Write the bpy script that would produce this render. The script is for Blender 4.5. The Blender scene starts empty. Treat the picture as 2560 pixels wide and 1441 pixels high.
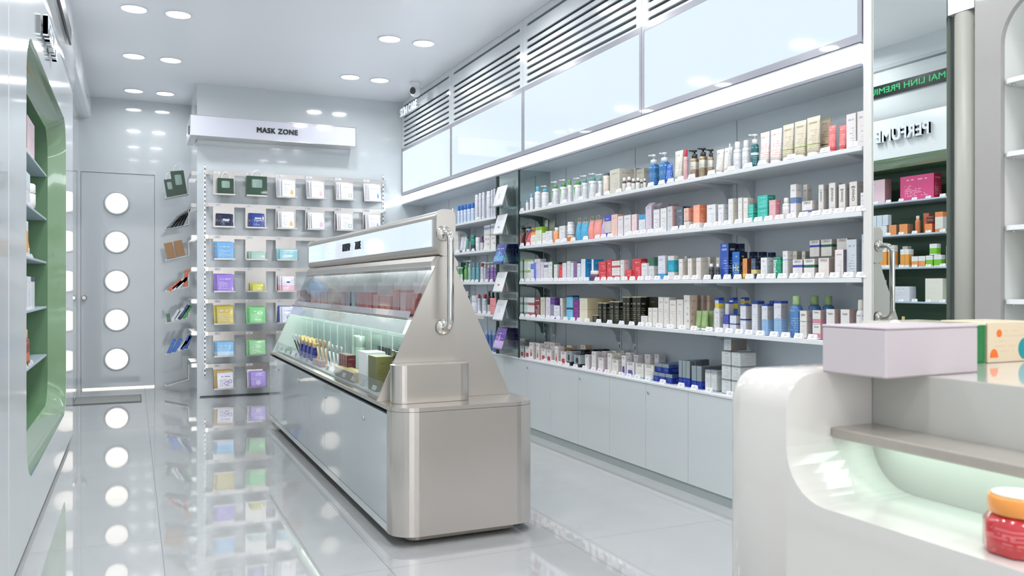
import bpy, math, random
from mathutils import Vector, Matrix
from mathutils.geometry import tessellate_polygon

scn = bpy.context.scene
COL = scn.collection
R = math.radians
PI = math.pi

# ---------------------------------------------------------------- camera, world, light, exposure
cam_d = bpy.data.cameras.new('camera'); cam = bpy.data.objects.new('camera', cam_d); COL.objects.link(cam)
cam.location = (0, 0, 1.1)
cam.rotation_euler = (R(90), 0, R(-24.72))
cam_d.sensor_width = 36; cam_d.lens = 2057 / 2560 * 36; cam_d.shift_y = -4.5 / 2560
cam_d.clip_start = .05
cam_d.dof.use_dof = True; cam_d.dof.focus_distance = 5.0; cam_d.dof.aperture_fstop = 5.2
scn.camera = cam
w = bpy.data.worlds.new('world'); scn.world = w; w.use_nodes = True
w.node_tree.nodes['Background'].inputs[0].default_value = (1, .975, .95, 1)
w.node_tree.nodes['Background'].inputs[1].default_value = 2.9
scn.view_settings.view_transform = 'Standard'; scn.view_settings.look = 'None'
scn.view_settings.exposure = 0.25; scn.view_settings.gamma = 1; scn.view_settings.use_curve_mapping = False
cy = scn.cycles
cy.max_bounces = 8; cy.diffuse_bounces = 4; cy.glossy_bounces = 4; cy.transmission_bounces = 4
cy.transparent_max_bounces = 40; cy.sample_clamp_indirect = 6.0; cy.caustics_refractive = False
DOWNLIGHT = 5.0      # watts of each ceiling downlight
BOX = 0.83            # emission of the wall light boxes

# ---------------------------------------------------------------- colour and materials
def lin(c):
    return tuple((v / 12.92 if v <= .04045 else ((v + .055) / 1.055) ** 2.4) for v in c) + (1,)
def h(s):
    return tuple(int(s[i:i + 2], 16) / 255 for i in (0, 2, 4))
_M = {}
def pm(name, col, rough=.4, metal=0, coat=0, emit=None, es=1, spec=.5, aniso=0):
    if name in _M: return _M[name]
    m = bpy.data.materials.new(name); m.use_nodes = True
    b = m.node_tree.nodes['Principled BSDF']
    b.inputs['Base Color'].default_value = lin(col); b.inputs['Roughness'].default_value = rough
    b.inputs['Metallic'].default_value = metal; b.inputs['Coat Weight'].default_value = coat
    b.inputs['Coat Roughness'].default_value = .03; b.inputs['Specular IOR Level'].default_value = spec
    b.inputs['Anisotropic'].default_value = aniso
    if emit:
        b.inputs['Emission Color'].default_value = lin(emit); b.inputs['Emission Strength'].default_value = es
    _M[name] = m; return m
def speckle(m, scale=900, amt=.06, stretch=(1, 1, 1)):
    nt = m.node_tree; b = nt.nodes['Principled BSDF']
    tc = nt.nodes.new('ShaderNodeTexCoord'); mp = nt.nodes.new('ShaderNodeMapping'); mp.inputs['Scale'].default_value = stretch
    n = nt.nodes.new('ShaderNodeTexNoise'); n.inputs['Scale'].default_value = scale; n.inputs['Detail'].default_value = 2
    mx = nt.nodes.new('ShaderNodeMix'); mx.data_type = 'RGBA'
    c = b.inputs['Base Color'].default_value[:]
    mx.inputs[6].default_value = tuple(v * (1 - amt) for v in c[:3]) + (1,); mx.inputs[7].default_value = tuple(min(1, v * (1 + amt)) for v in c[:3]) + (1,)
    nt.links.new(tc.outputs['Object'], mp.inputs[0]); nt.links.new(mp.outputs[0], n.inputs['Vector'])
    nt.links.new(n.outputs[0], mx.inputs[0]); nt.links.new(mx.outputs[2], b.inputs['Base Color'])
    return m
def clear(name, tint=(1, 1, 1), gloss=.12, rough=.04):
    if name in _M: return _M[name]
    m = bpy.data.materials.new(name); m.use_nodes = True; nt = m.node_tree; nt.nodes.clear()
    o = nt.nodes.new('ShaderNodeOutputMaterial'); t = nt.nodes.new('ShaderNodeBsdfTransparent'); g = nt.nodes.new('ShaderNodeBsdfGlossy')
    t.inputs[0].default_value = lin(tint); g.inputs['Roughness'].default_value = rough
    f = nt.nodes.new('ShaderNodeLayerWeight'); f.inputs['Blend'].default_value = .35
    mt = nt.nodes.new('ShaderNodeMath'); mt.operation = 'MULTIPLY_ADD'; mt.inputs[1].default_value = .3; mt.inputs[2].default_value = gloss * .4
    mx = nt.nodes.new('ShaderNodeMixShader')
    nt.links.new(f.outputs['Fresnel'], mt.inputs[0]); nt.links.new(mt.outputs[0], mx.inputs[0])
    nt.links.new(t.outputs[0], mx.inputs[1]); nt.links.new(g.outputs[0], mx.inputs[2]); nt.links.new(mx.outputs[0], o.inputs[0])
    _M[name] = m; return m

def print_group():
    g = bpy.data.node_groups.new('PrintedSurface', 'ShaderNodeTree')
    I = g.interface
    for n in ('Base', 'Side', 'Ink', 'Band1', 'Band2'): I.new_socket(name=n, in_out='INPUT', socket_type='NodeSocketColor')
    for n in ('B1lo', 'B1hi', 'B2lo', 'B2hi', 'Lines', 'Amount', 'Seed', 'Tlo', 'Thi', 'Logo'): I.new_socket(name=n, in_out='INPUT', socket_type='NodeSocketFloat')
    I.new_socket(name='Color', in_out='OUTPUT', socket_type='NodeSocketColor')
    N = g.nodes; L = g.links
    gi = N.new('NodeGroupInput'); go = N.new('NodeGroupOutput'); tc = N.new('ShaderNodeTexCoord')
    def sep(s):
        q = N.new('ShaderNodeSeparateXYZ'); L.new(s, q.inputs[0]); return q.outputs
    def M(op, a, b=None, c=None):
        q = N.new('ShaderNodeMath'); q.operation = op
        for i, v in enumerate((a, b, c)):
            if v is None: continue
            if isinstance(v, (int, float)): q.inputs[i].default_value = v
            else: L.new(v, q.inputs[i])
        return q.outputs[0]
    def mix(f, a, b):
        q = N.new('ShaderNodeMix'); q.data_type = 'RGBA'; L.new(f, q.inputs[0]); L.new(a, q.inputs[6]); L.new(b, q.inputs[7]); return q.outputs[2]
    p = sep(tc.outputs['Generated']); n = sep(tc.outputs['Normal'])
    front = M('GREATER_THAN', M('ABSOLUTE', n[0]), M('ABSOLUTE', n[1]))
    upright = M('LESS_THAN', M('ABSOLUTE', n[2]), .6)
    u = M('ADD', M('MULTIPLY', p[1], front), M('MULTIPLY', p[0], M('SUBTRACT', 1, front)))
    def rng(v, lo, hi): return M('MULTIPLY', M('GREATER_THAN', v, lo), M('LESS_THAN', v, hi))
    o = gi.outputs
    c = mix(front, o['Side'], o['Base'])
    c = mix(rng(p[2], o['B1lo'], o['B1hi']), c, o['Band1'])
    c = mix(rng(p[2], o['B2lo'], o['B2hi']), c, o['Band2'])
    def noise(a, b, s):
        v = N.new('ShaderNodeCombineXYZ'); L.new(a, v.inputs[0]); L.new(b, v.inputs[1]); L.new(s, v.inputs[2])
        q = N.new('ShaderNodeTexWhiteNoise'); q.noise_dimensions = '3D'; L.new(v.outputs[0], q.inputs['Vector']); return q.outputs['Value']
    zl = M('MULTIPLY', p[2], o['Lines']); row = M('FLOOR', zl); fr = M('FRACT', zl)
    t1 = M('LESS_THAN', fr, .4); cell = M('FLOOR', M('MULTIPLY', u, 24))
    t2 = M('GREATER_THAN', noise(cell, row, o['Seed']), .32)
    t3 = rng(u, .14, M('MULTIPLY_ADD', noise(row, row, o['Seed']), .55, .32))
    t4 = rng(p[2], o['Tlo'], o['Thi'])
    text = M('MULTIPLY', M('MULTIPLY', t1, t2), M('MULTIPLY', t3, t4))
    lg = M('MULTIPLY', rng(p[2], o['Logo'], M('ADD', o['Logo'], .055)), rng(u, .2, .8))
    lg = M('MULTIPLY', lg, M('GREATER_THAN', noise(M('FLOOR', M('MULTIPLY', u, 15)), o['Seed'], o['Seed']), .3))
    k = M('MULTIPLY', M('MULTIPLY', M('MAXIMUM', text, lg), upright), o['Amount'])
    c = mix(k, c, o['Ink'])
    L.new(c, go.inputs[0]); return g
PG = print_group()
_seed = [0]
def pr(key, base, side=None, ink=(.35, .36, .4), bands=(), lines=14, amt=.55, tlo=.12, thi=.62, logo=.78, rough=.38, coat=.15, metal=0):
    if key in _M: return _M[key]
    m = bpy.data.materials.new(key); m.use_nodes = True; nt = m.node_tree; b = nt.nodes['Principled BSDF']
    g = nt.nodes.new('ShaderNodeGroup'); g.node_tree = PG; _seed[0] += 7.31
    bb = list(bands) + [(2, 3, base)] * (2 - len(bands))
    for k, v in dict(Base=lin(base), Side=lin(side or base), Ink=lin(ink), Band1=lin(bb[0][2]), Band2=lin(bb[1][2]), B1lo=bb[0][0], B1hi=bb[0][1], B2lo=bb[1][0], B2hi=bb[1][1], Lines=lines, Amount=amt, Seed=_seed[0], Tlo=tlo, Thi=thi, Logo=logo).items():
        g.inputs[k].default_value = v
    nt.links.new(g.outputs[0], b.inputs['Base Color'])
    b.inputs['Roughness'].default_value = rough; b.inputs['Coat Weight'].default_value = coat; b.inputs['Coat Roughness'].default_value = .08; b.inputs['Metallic'].default_value = metal
    _M[key] = m; return m

# ---------------------------------------------------------------- mesh building
class MB:
    def __init__(s): s.v = []; s.f = []; s.m = []; s.sm = []
    def add(s, vs, fs, mi=0, smooth=False):
        o = len(s.v); s.v += [tuple(v) for v in vs]; s.f += [tuple(i + o for i in f) for f in fs]; s.m += [mi] * len(fs); s.sm += [smooth] * len(fs); return s
    def box(s, x0, x1, y0, y1, z0, z1, mi=0):
        vs = [(x, y, z) for z in (z0, z1) for y in (y0, y1) for x in (x0, x1)]
        return s.add(vs, [(0, 2, 3, 1), (4, 5, 7, 6), (0, 1, 5, 4), (2, 6, 7, 3), (0, 4, 6, 2), (1, 3, 7, 5)], mi)
    def cbox(s, x0, x1, y0, y1, z0, z1, b=.002, mi=0):      # box with chamfered edges
        b = min(b, (x1 - x0) / 3, (y1 - y0) / 3, (z1 - z0) / 3)
        def ring(z, i):
            return [(x0 + i, y0 + b + 0, z), (x0 + b, y0 + i, z), (x1 - b, y0 + i, z), (x1 - i, y0 + b, z), (x1 - i, y1 - b, z), (x1 - b, y1 - i, z), (x0 + b, y1 - i, z), (x0 + i, y1 - b, z)]
        def inner(z): return [(x0 + b, y0 + b, z), (x0 + b, y0 + b, z), (x1 - b, y0 + b, z), (x1 - b, y0 + b, z), (x1 - b, y1 - b, z), (x1 - b, y1 - b, z), (x0 + b, y1 - b, z), (x0 + b, y1 - b, z)]
        b2 = b
        rs = [[(x0 + b2, y0 + b2, z0), (x1 - b2, y0 + b2, z0), (x1 - b2, y1 - b2, z0), (x0 + b2, y1 - b2, z0)], ring(z0 + b, 0), ring(z1 - b, 0), [(x0 + b2, y0 + b2, z1), (x1 - b2, y0 + b2, z1), (x1 - b2, y1 - b2, z1), (x0 + b2, y1 - b2, z1)]]
        vs = rs[0] + rs[1] + rs[2] + rs[3]
        fs = [(3, 2, 1, 0), (20, 21, 22, 23)]
        for i in range(8):
            j = (i + 1) % 8; fs.append((4 + i, 4 + j, 12 + j, 12 + i))
        # corner k of the caps touches ring verts 2k,2k+1
        for k in range(4):
            a, b_ = 2 * k, 2 * k + 1; nx = (2 * k + 2) % 8; kn = (k + 1) % 4
            fs.append((k, 4 + b_, 4 + a)); fs.append((k, kn, 4 + nx, 4 + b_))
            fs.append((20 + k, 12 + a, 12 + b_)); fs.append((20 + k, 12 + b_, 12 + nx, 20 + kn))
        return s.add(vs, fs, mi)
    def loft(s, rings, cap0=True, cap1=True, mi=0, smooth=True, closed=True):
        n = len(rings[0]); vs = [p for r in rings for p in r]; fs = []
        for i in range(len(rings) - 1):
            for j in range(n if closed else n - 1):
                k = (j + 1) % n; fs.append((i * n + j, i * n + k, (i + 1) * n + k, (i + 1) * n + j))
        s.add(vs, fs, mi, smooth)
        o = len(s.v) - len(vs)
        if cap0: s.f.append(tuple(o + j for j in reversed(range(n)))); s.m.append(mi); s.sm.append(False)
        if cap1: s.f.append(tuple(o + (len(rings) - 1) * n + j for j in range(n))); s.m.append(mi); s.sm.append(False)
        return s
    def lathe(s, prof, n=20, c=(0, 0), mi=0, cap0=True, cap1=True, sx=1, sy=1, e=2.0):
        def rg(r, z):
            out = []
            for i in range(n):
                a = 2 * PI * (i + .5) / n; ca, sa = math.cos(a), math.sin(a)
                q = (abs(ca) ** e + abs(sa) ** e) ** (-1 / e)
                out.append((c[0] + r * sx * ca * q, c[1] + r * sy * sa * q, z))
            return out
        return s.loft([rg(r, z) for r, z in prof], cap0, cap1, mi)
    def tube(s, pts, r, n=10, mi=0, caps=True):
        pts = [Vector(p) for p in pts]; rings = []; up = None
        for i, p in enumerate(pts):
            d = (pts[min(i + 1, len(pts) - 1)] - pts[max(i - 1, 0)]).normalized()
            if up is None:
                up = Vector((0, 0, 1)) if abs(d.z) < .9 else Vector((1, 0, 0))
            a = d.cross(up).normalized(); b = a.cross(d).normalized(); up = b
            rings.append([tuple(p + a * (r * math.cos(2 * PI * k / n)) + b * (r * math.sin(2 * PI * k / n))) for k in range(n)])
        return s.loft(rings, caps, caps, mi)
    def poly(s, loops, f, mi=0, flip=False):                # filled outline (with holes); f maps (a,b) to xyz
        tri = tessellate_polygon([[Vector((a, b, 0)) for a, b in lp] for lp in loops]); flat = [q for lp in loops for q in lp]
        return s.add([f(a, b) for a, b in flat], [tuple(reversed(t)) if flip else tuple(t) for t in tri], mi)
    def prism(s, loops, f0, f1, mi=0):                       # outline extruded from map f0 to map f1
        s.poly(loops, f0, mi); s.poly(loops, f1, mi, True)
        for lp in loops:
            n = len(lp); s.add([f0(*q) for q in lp] + [f1(*q) for q in lp], [(i, (i + 1) % n, n + (i + 1) % n, n + i) for i in range(n)], mi)
        return s
    def mesh(s, name, mats):
        me = bpy.data.meshes.new(name); me.from_pydata(s.v, [], s.f)
        for m in (mats if isinstance(mats, (list, tuple)) else [mats]): me.materials.append(m)
        me.polygons.foreach_set('material_index', s.m); me.polygons.foreach_set('use_smooth', s.sm)
        me.update(); return me
    def build(s, name, mats, parent=None, loc=(0, 0, 0), fix=True):
        me = s.mesh(name, mats)
        if fix: recalc(me)
        return link(name, me, parent, loc)
import bmesh
def recalc(me):
    bm = bmesh.new(); bm.from_mesh(me); bmesh.ops.recalc_face_normals(bm, faces=bm.faces); bm.to_mesh(me); bm.free()
def link(name, data, parent=None, loc=(0, 0, 0), rot=(0, 0, 0)):
    o = bpy.data.objects.new(name, data); COL.objects.link(o); o.location = loc; o.rotation_euler = rot
    if parent is not None: o.parent = parent
    return o
def rrect(a0, a1, b0, b1, r, n=6):
    r = min(r, (a1 - a0) / 2 - 1e-4, (b1 - b0) / 2 - 1e-4); out = []
    for cx, cy_, s0 in ((a1 - r, b1 - r, 0), (a0 + r, b1 - r, 90), (a0 + r, b0 + r, 180), (a1 - r, b0 + r, 270)):
        for i in range(n + 1):
            t = R(s0 + 90 * i / n); out.append((cx + r * math.cos(t), cy_ + r * math.sin(t)))
    return out
THINGS = []
def thing(name, label, cat, loc=(0, 0, 0), rot=(0, 0, 0), group=None):
    return tag(link(name, None, None, loc, rot), label, cat, group)
def tag(o, label, cat, group=None):
    o['label'] = label; o['category'] = cat
    if group: o['group'] = group
    THINGS.append(o); return o
def struct(o): o['kind'] = 'structure'; return o
_T = {}
def text_mesh(s, size, ext, face, mat, cond=1.0, bold=0.0, align='CENTER', res=3, sp=1.0):
    k = (s, size, ext, face, mat.name, cond, bold, align, sp)
    if k in _T: return _T[k]
    c = bpy.data.curves.new('lettering', 'FONT'); c.body = s; c.size = size; c.extrude = ext; c.align_x = align; c.align_y = 'CENTER'; c.resolution_u = res; c.space_character = sp
    o = bpy.data.objects.new('tmp', c); COL.objects.link(o); dg = bpy.context.evaluated_depsgraph_get()
    me = bpy.data.meshes.new_from_object(o.evaluated_get(dg)); bpy.data.objects.remove(o)
    B = {'-x': ((0, -1, 0), (0, 0, 1), (-1, 0, 0)), '+x': ((0, 1, 0), (0, 0, 1), (1, 0, 0)), '-y': ((1, 0, 0), (0, 0, 1), (0, -1, 0)),
         '-xv': ((0, 0, -1), (0, -1, 0), (-1, 0, 0))}[face]
    mt = Matrix([[B[j][i] for j in range(3)] + [0] for i in range(3)] + [[0, 0, 0, 1]]) @ Matrix.Diagonal((cond, 1, 1, 1))
    
    if bold:      # heavier strokes: the same letters laid over each other a hair apart
        vs = [v.co.copy() for v in me.vertices]; fs = [tuple(p.vertices) for p in me.polygons]; V = []; Fc = []
        for dx, dy in ((-bold, -bold), (bold, -bold), (-bold, bold), (bold, bold), (0, 0)):
            o_ = len(V); k_ = 1 + .02 * (len(V) // len(vs)); V += [(v.x + dx, v.y + dy, v.z * k_ + .00012 * (len(V) // len(vs))) for v in vs]; Fc += [tuple(i + o_ for i in f) for f in fs]
        me2 = bpy.data.meshes.new('lettering'); me2.from_pydata(V, [], Fc); me2.polygons.foreach_set('use_smooth', [False] * len(Fc)); me2.update(); me = me2
    me.transform(mt); me.materials.clear(); me.materials.append(mat); me.name = 'lettering'; _T[k] = me; return me

WHITE = speckle(pm('white_gloss_panel', (.86, .88, .89), .12, coat=.5), 3, .015)
CEIL = pm('ceiling_paint', (.965, .97, .985), .35, coat=.08)
SHELFW = pm('shelf_white', (.86, .875, .885), .3)
BACK = speckle(pm('shelf_back_grey', (.80, .835, .86), .32, coat=.1), 5, .03)
STEEL = speckle(pm('brushed_steel', (.80, .775, .75), .26, metal=.85, aniso=.5), 60, .05, (1, 1, 40))
STEELP = speckle(pm('brushed_steel_plate', (.76, .74, .715), .28, metal=.75, aniso=.4), 60, .04, (1, 1, 40))
CHROME = pm('polished_chrome', (.82, .81, .79), .12, metal=1)
DARK = pm('dark_slot', (.12, .125, .13), .5)
SLOTBK = pm('slot_back_grey', (.42, .45, .46), .6)
ACR = clear('clear_acrylic', (.985, .99, .99), .12)
ACRV = clear('clear_acrylic_glossy', (.985, .99, .99), .22, .07)
ACR2 = clear('clear_acrylic_faint', (.99, .995, .995), .05)
MIRR = pm('mirror_silver', (.93, .95, .94), .0, metal=1)
GLASSM = pm('grey_mirror_glass', (.76, .81, .80), .03, metal=1)
PLATE = speckle(pm('satin_metal_plate', (.76, .74, .725), .24, metal=.75), 6, .05)

# ---------------------------------------------------------------- where every product stands (kind, front x, centre y, height above shelf, width, height, look, style, options)
PRODUCTS = [
 ('top shelf', 1.667, [
  ('bottle', 2.7, 5.591, 0, 0.022, 0.085, 'small white bottle with teal cap', 'wteal', {}),
  ('bottle', 2.7, 5.522, 0, 0.028, 0.124, 'white bottle with light blue cap', 'wblue', {}),
  ('bottle', 2.7, 5.435, 0, 0.045, 0.169, 'white bottle with teal neck and clear cap', 'wteal', {}),
  ('pump', 2.7, 5.324, 0, 0.052, 0.163, 'white pump bottle with teal collar', 'wteal', {}),
  ('pump', 2.7, 5.16, 0, 0.049, 0.174, 'white pump bottle with green collar', 'wgreen', {}),
  ('pump', 2.7, 5.041, 0, 0.052, 0.174, 'white pump bottle with green collar', 'wgreen', {}),
  ('bottle', 2.7, 4.937, 0, 0.034, 0.159, 'white bottle with green neck and white cap', 'wgreen', {}),
  ('pump', 2.7, 4.845, 0, 0.06, 0.163, 'white pump bottle with green collar', 'wgreen', {}),
  ('pump', 2.7, 4.736, 0, 0.042, 0.165, 'white pump bottle with sea green collar', 'wsea', {}),
  ('pump', 2.7, 4.641, 0, 0.054, 0.167, 'white pump bottle with sea green collar', 'wsea', {}),
  ('pump', 2.7, 4.53, 0, 0.031, 0.148, 'white pump bottle with sea green collar', 'wsea', {}),
  ('can', 2.7, 4.463, 0, 0.043, 0.148, 'cream cylinder with dark grey lid', 'creamdark', {}),
  ('box', 2.7, 4.349, 0, 0.114, 0.155, 'large beige carton', 'beige', {'d': 0.1}),
  ('box', 2.8, 4.31, 0, 0.086, 0.16, 'beige carton behind brown bottles', 'beige', {}),
  ('box', 2.8, 4.219, 0, 0.084, 0.148, 'beige carton behind brown bottles', 'beige', {}),
  ('bottle', 2.7, 4.245, 0, 0.028, 0.091, 'small brown bottle with white cap and label', 'brown', {}),
  ('bottle', 2.7, 4.194, 0, 0.031, 0.09, 'small brown bottle with white cap and label', 'brown', {}),
  ('bottle', 2.7, 4.143, 0, 0.027, 0.074, 'small brown bottle with white cap and label', 'brown', {}),
  ('bottle', 2.7, 4.097, 0, 0.027, 0.072, 'small brown bottle with white cap and label', 'brown', {}),
  ('bottle', 2.73, 4.099, 0, 0.02, 0.065, 'small brown bottle with white cap and label', 'brown', {}),
  ('bottle', 2.7, 4.018, 0, 0.018, 0.059, 'small brown bottle with white cap and label', 'brown', {}),
  ('pump', 2.7, 3.955, 0, 0.057, 0.189, 'blue gel bottle with clear pump', 'blueg', {}),
  ('pump', 2.7, 3.851, 0, 0.06, 0.186, 'blue gel bottle with white pump', 'blueg', {}),
  ('tube', 2.69, 3.791, 0, 0.058, 0.115, 'small bright blue bottle', 'brightblue', {}),
  ('tube', 2.7, 3.715, 0, 0.073, 0.176, 'cream tube', 'creamt', {}),
  ('bottle', 2.7, 3.634, 0, 0.028, 0.168, 'pink bottle with red cap', 'pinkred', {}),
  ('pump', 2.7, 3.571, 0, 0.047, 0.157, 'gold pump bottle with cream label', 'gold', {}),
  ('pump', 2.7, 3.497, 0, 0.045, 0.157, 'gold pump bottle with cream label', 'gold', {}),
  ('pump', 2.7, 3.425, 0, 0.032, 0.139, 'gold pump bottle with cream label', 'gold', {}),
  ('tube', 2.7, 3.367, 0, 0.059, 0.13, 'ivory tube', 'ivory', {}),
  ('tube', 2.7, 3.305, 0, 0.06, 0.131, 'ivory tube', 'ivory', {}),
  ('bottle', 2.7, 3.265, 0, 0.012, 0.143, 'slim clear bottle', 'clear', {}),
  ('bottle', 2.7, 3.224, 0, 0.042, 0.146, 'round white bottle with white cap', 'white', {}),
  ('bottle', 2.7, 3.16, 0, 0.04, 0.143, 'round white bottle with white cap', 'white', {}),
  ('pump', 2.7, 3.099, 0, 0.039, 0.162, 'dark teal pump bottle', 'teal', {}),
  ('tube', 2.7, 3.04, 0, 0.063, 0.163, 'white tube with red print', 'whitered', {}),
  ('tube', 2.7, 2.965, 0, 0.076, 0.165, 'white tube with red print', 'whitered', {}),
  ('tube', 2.7, 2.887, 0, 0.07, 0.173, 'tall cream tube with green band', 'creamgreen', {}),
  ('tube', 2.7, 2.812, 0, 0.073, 0.175, 'tall cream tube with green band', 'creamgreen', {}),
  ('tube', 2.7, 2.734, 0, 0.079, 0.179, 'tall cream tube with green band', 'creamgreen', {}),
  ('tube', 2.76, 2.723, 0, 0.061, 0.179, 'tall cream tube with brown band', 'creambrown', {}),
  ('tube', 2.7, 2.627, 0, 0.043, 0.123, 'coral pink tube', 'coral', {}),
  ('tube', 2.7, 2.567, 0, 0.043, 0.113, 'coral pink tube', 'coral', {}),
  ('box', 2.7, 2.508, 0, 0.051, 0.148, 'tall white carton', 'wtall', {}),
  ('box', 2.7, 2.45, 0, 0.054, 0.149, 'tall white carton', 'wtall', {}),
 ]),
 ('second shelf', 1.403, [
  ('pouch', 2.7, 5.612, 0, 0.071, 0.148, 'dark red refill pouch', 'darkred', {}),
  ('pouch', 2.7, 5.6, 0, 0.069, 0.13, 'red refill pouch with clear blue knot', 'redp', {}),
  ('pouch', 2.7, 5.51, 0, 0.105, 0.13, 'orange refill pouch with white label', 'orangep', {}),
  ('box', 2.7, 5.4, 0, 0.104, 0.132, 'lime green carton with white label', 'lime', {}),
  ('box', 2.7, 5.316, 0, 0.052, 0.084, 'slim white and green carton', 'whitegreen', {}),
  ('tube', 2.79, 5.488, 0, 0.054, 0.194, 'tall pale tube', 'palet', {}),
  ('tube', 2.79, 5.395, 0, 0.096, 0.181, 'sage green tube', 'sage', {}),
  ('box', 2.7, 5.239, 0, 0.097, 0.092, 'small white carton', 'whitep', {}),
  ('bottle', 2.7, 5.136, 0, 0.048, 0.111, 'orange bottle with clear top', 'orangeb', {}),
  ('box', 2.7, 5.038, 0, 0.082, 0.115, 'white carton with rounded label', 'whitep', {}),
  ('can', 2.7, 4.935, 0, 0.054, 0.136, 'white canister with orange base', 'whiteorange', {}),
  ('pouch', 2.7, 4.83, 0, 0.057, 0.155, 'sky blue pouch with ring hanger', 'sky', {'ring': 1}),
  ('pouch', 2.7, 4.749, 0, 0.096, 0.151, 'sky blue pouch with ring hanger', 'sky', {'ring': 1}),
  ('pouch', 2.7, 4.663, 0, 0.062, 0.155, 'salmon pouch with ring hanger', 'salmon', {'ring': 1}),
  ('pouch', 2.7, 4.581, 0, 0.096, 0.152, 'salmon pouch with ring hanger', 'salmon', {'ring': 1}),
  ('pouch', 2.7, 4.499, 0, 0.05, 0.145, 'lilac pouch with ring hanger', 'lilac', {'ring': 1}),
  ('box', 2.7, 4.433, 0, 0.079, 0.144, 'indigo carton', 'indigo', {}),
  ('box', 2.7, 4.354, 0, 0.071, 0.141, 'peach carton', 'peach', {}),
  ('box', 2.7, 4.284, 0, 0.059, 0.125, 'off-white carton', 'offwhite', {}),
  ('box', 2.7, 4.207, 0, 0.076, 0.125, 'off-white carton', 'offwhite', {}),
  ('box', 2.7, 4.132, 0, 0.054, 0.124, 'blush pink carton', 'blush', {}),
  ('box', 2.7, 4.05, 0, 0.069, 0.115, 'blue and white carton', 'bluebox', {}),
  ('box', 2.7, 3.983, 0, 0.06, 0.18, 'lilac carton with slanted top', 'lilacbox', {'d': 0.05, 'rows': 4}),
  ('box', 2.7, 3.904, 0, 0.06, 0.133, 'white carton with square print', 'wlab', {}),
  ('box', 2.7, 3.836, 0, 0.058, 0.135, 'white carton with square print', 'wlab', {}),
  ('box', 2.7, 3.776, 0, 0.049, 0.14, 'grey and pink carton', 'greypink', {}),
  ('box', 2.7, 3.684, 0, 0.061, 0.129, 'black carton with clear bottle window', 'blackclear', {}),
  ('box', 2.7, 3.627, 0, 0.044, 0.118, 'peach and white carton', 'peachwhite', {}),
  ('box', 2.7, 3.538, 0, 0.055, 0.126, 'orange and white carton', 'orangewhite', {'d': 0.047}),
  ('box', 2.7, 3.417, 0, 0.069, 0.117, 'white carton', 'whitep', {'d': 0.05}),
  ('box', 2.7, 3.341, 0, 0.042, 0.111, 'white carton', 'whitep', {}),
  ('box', 2.7, 3.265, 0, 0.036, 0.133, 'tall white and ivory carton', 'wivory', {'d': 0.031}),
  ('box', 2.7, 3.194, 0, 0.031, 0.131, 'tall white and ivory carton', 'wivory', {}),
  ('box', 2.7, 3.155, 0, 0.033, 0.126, 'tall ivory carton', 'ivoryb', {}),
  ('box', 2.76, 3.189, 0, 0.035, 0.126, 'tall ivory carton', 'ivoryb', {}),
  ('box', 2.7, 3.117, 0, 0.038, 0.045, 'small turquoise carton', 'turq', {'stack': 2}),
  ('box', 2.7, 3.037, 0, 0.069, 0.063, 'turquoise carton', 'turq', {'stack': 2}),
  ('box', 2.7, 2.97, 0, 0.045, 0.098, 'rose pink carton', 'rose', {'d': 0.031}),
  ('bottle', 2.7, 2.887, 0, 0.038, 0.1, 'white bottle with white cap', 'whitetext', {}),
  ('box', 2.7, 2.837, 0, 0.037, 0.156, 'tall white carton with blue band', 'wband', {'d': 0.034}),
  ('box', 2.77, 2.836, 0, 0.026, 0.159, 'tall ivory carton behind small white carton', 'ivoryb', {}),
  ('box', 2.7, 2.753, 0, 0.062, 0.073, 'square white carton', 'obagi', {'txt': 'OBAGI', 'd': 0.035}),
  ('box', 2.7, 2.672, 0, 0.03, 0.136, 'tall white carton with vertical black lettering', 'ewho', {'vtxt': 'EWHO', 'd': 0.03}),
  ('box', 2.7, 2.61, 0, 0.037, 0.137, 'tall white carton with vertical black lettering', 'ewho', {'vtxt': 'EWHO'}),
  ('box', 2.7, 2.556, 0, 0.037, 0.125, 'tall white carton with vertical black lettering', 'ewho', {'vtxt': 'EWHO'}),
  ('box', 2.7, 2.497, 0, 0.042, 0.129, 'tall white carton with vertical black lettering', 'ewho', {'vtxt': 'EWHO'}),
  ('box', 2.7, 2.449, 0, 0.023, 0.079, 'small white carton beside mirror post', 'whitep', {}),
 ]),
 ('third shelf', 1.135, [
  ('box', 2.7, 5.613, 0, 0.07, 0.083, 'sage green carton', 'sageb', {'stack': 2}),
  ('box', 2.7, 5.569, 0, 0.158, 0.084, 'white carton with green lid band', 'wglid', {'stack': 2}),
  ('box', 2.685, 5.473, 0, 0.059, 0.138, 'slim white and blue carton', 'wbluecut', {}),
  ('box', 2.7, 5.421, 0, 0.097, 0.166, 'lilac white carton', 'lilacw', {}),
  ('box', 2.7, 5.342, 0, 0.05, 0.141, 'slim lilac white carton', 'lilacw', {}),
  ('box', 2.7, 5.282, 0, 0.061, 0.138, 'white carton with blue square', 'wsq', {}),
  ('box', 2.7, 5.214, 0, 0.066, 0.139, 'white carton with green side', 'wgside', {}),
  ('box', 2.77, 5.261, 0, 0.101, 0.137, 'dark green carton', 'dkgreen', {}),
  ('box', 2.7, 5.133, 0, 0.051, 0.118, 'slim white carton', 'whitep', {}),
  ('tube', 2.7, 5.071, 0, 0.07, 0.116, 'crimson tube', 'crimson', {}),
  ('box', 2.7, 5.003, 0, 0.058, 0.126, 'slim white carton', 'wgreyside', {}),
  ('box', 2.7, 4.941, 0, 0.05, 0.136, 'slim white carton', 'wgreyside', {}),
  ('box', 2.7, 4.894, 0, 0.038, 0.125, 'slim white carton', 'wgreyside', {}),
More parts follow.
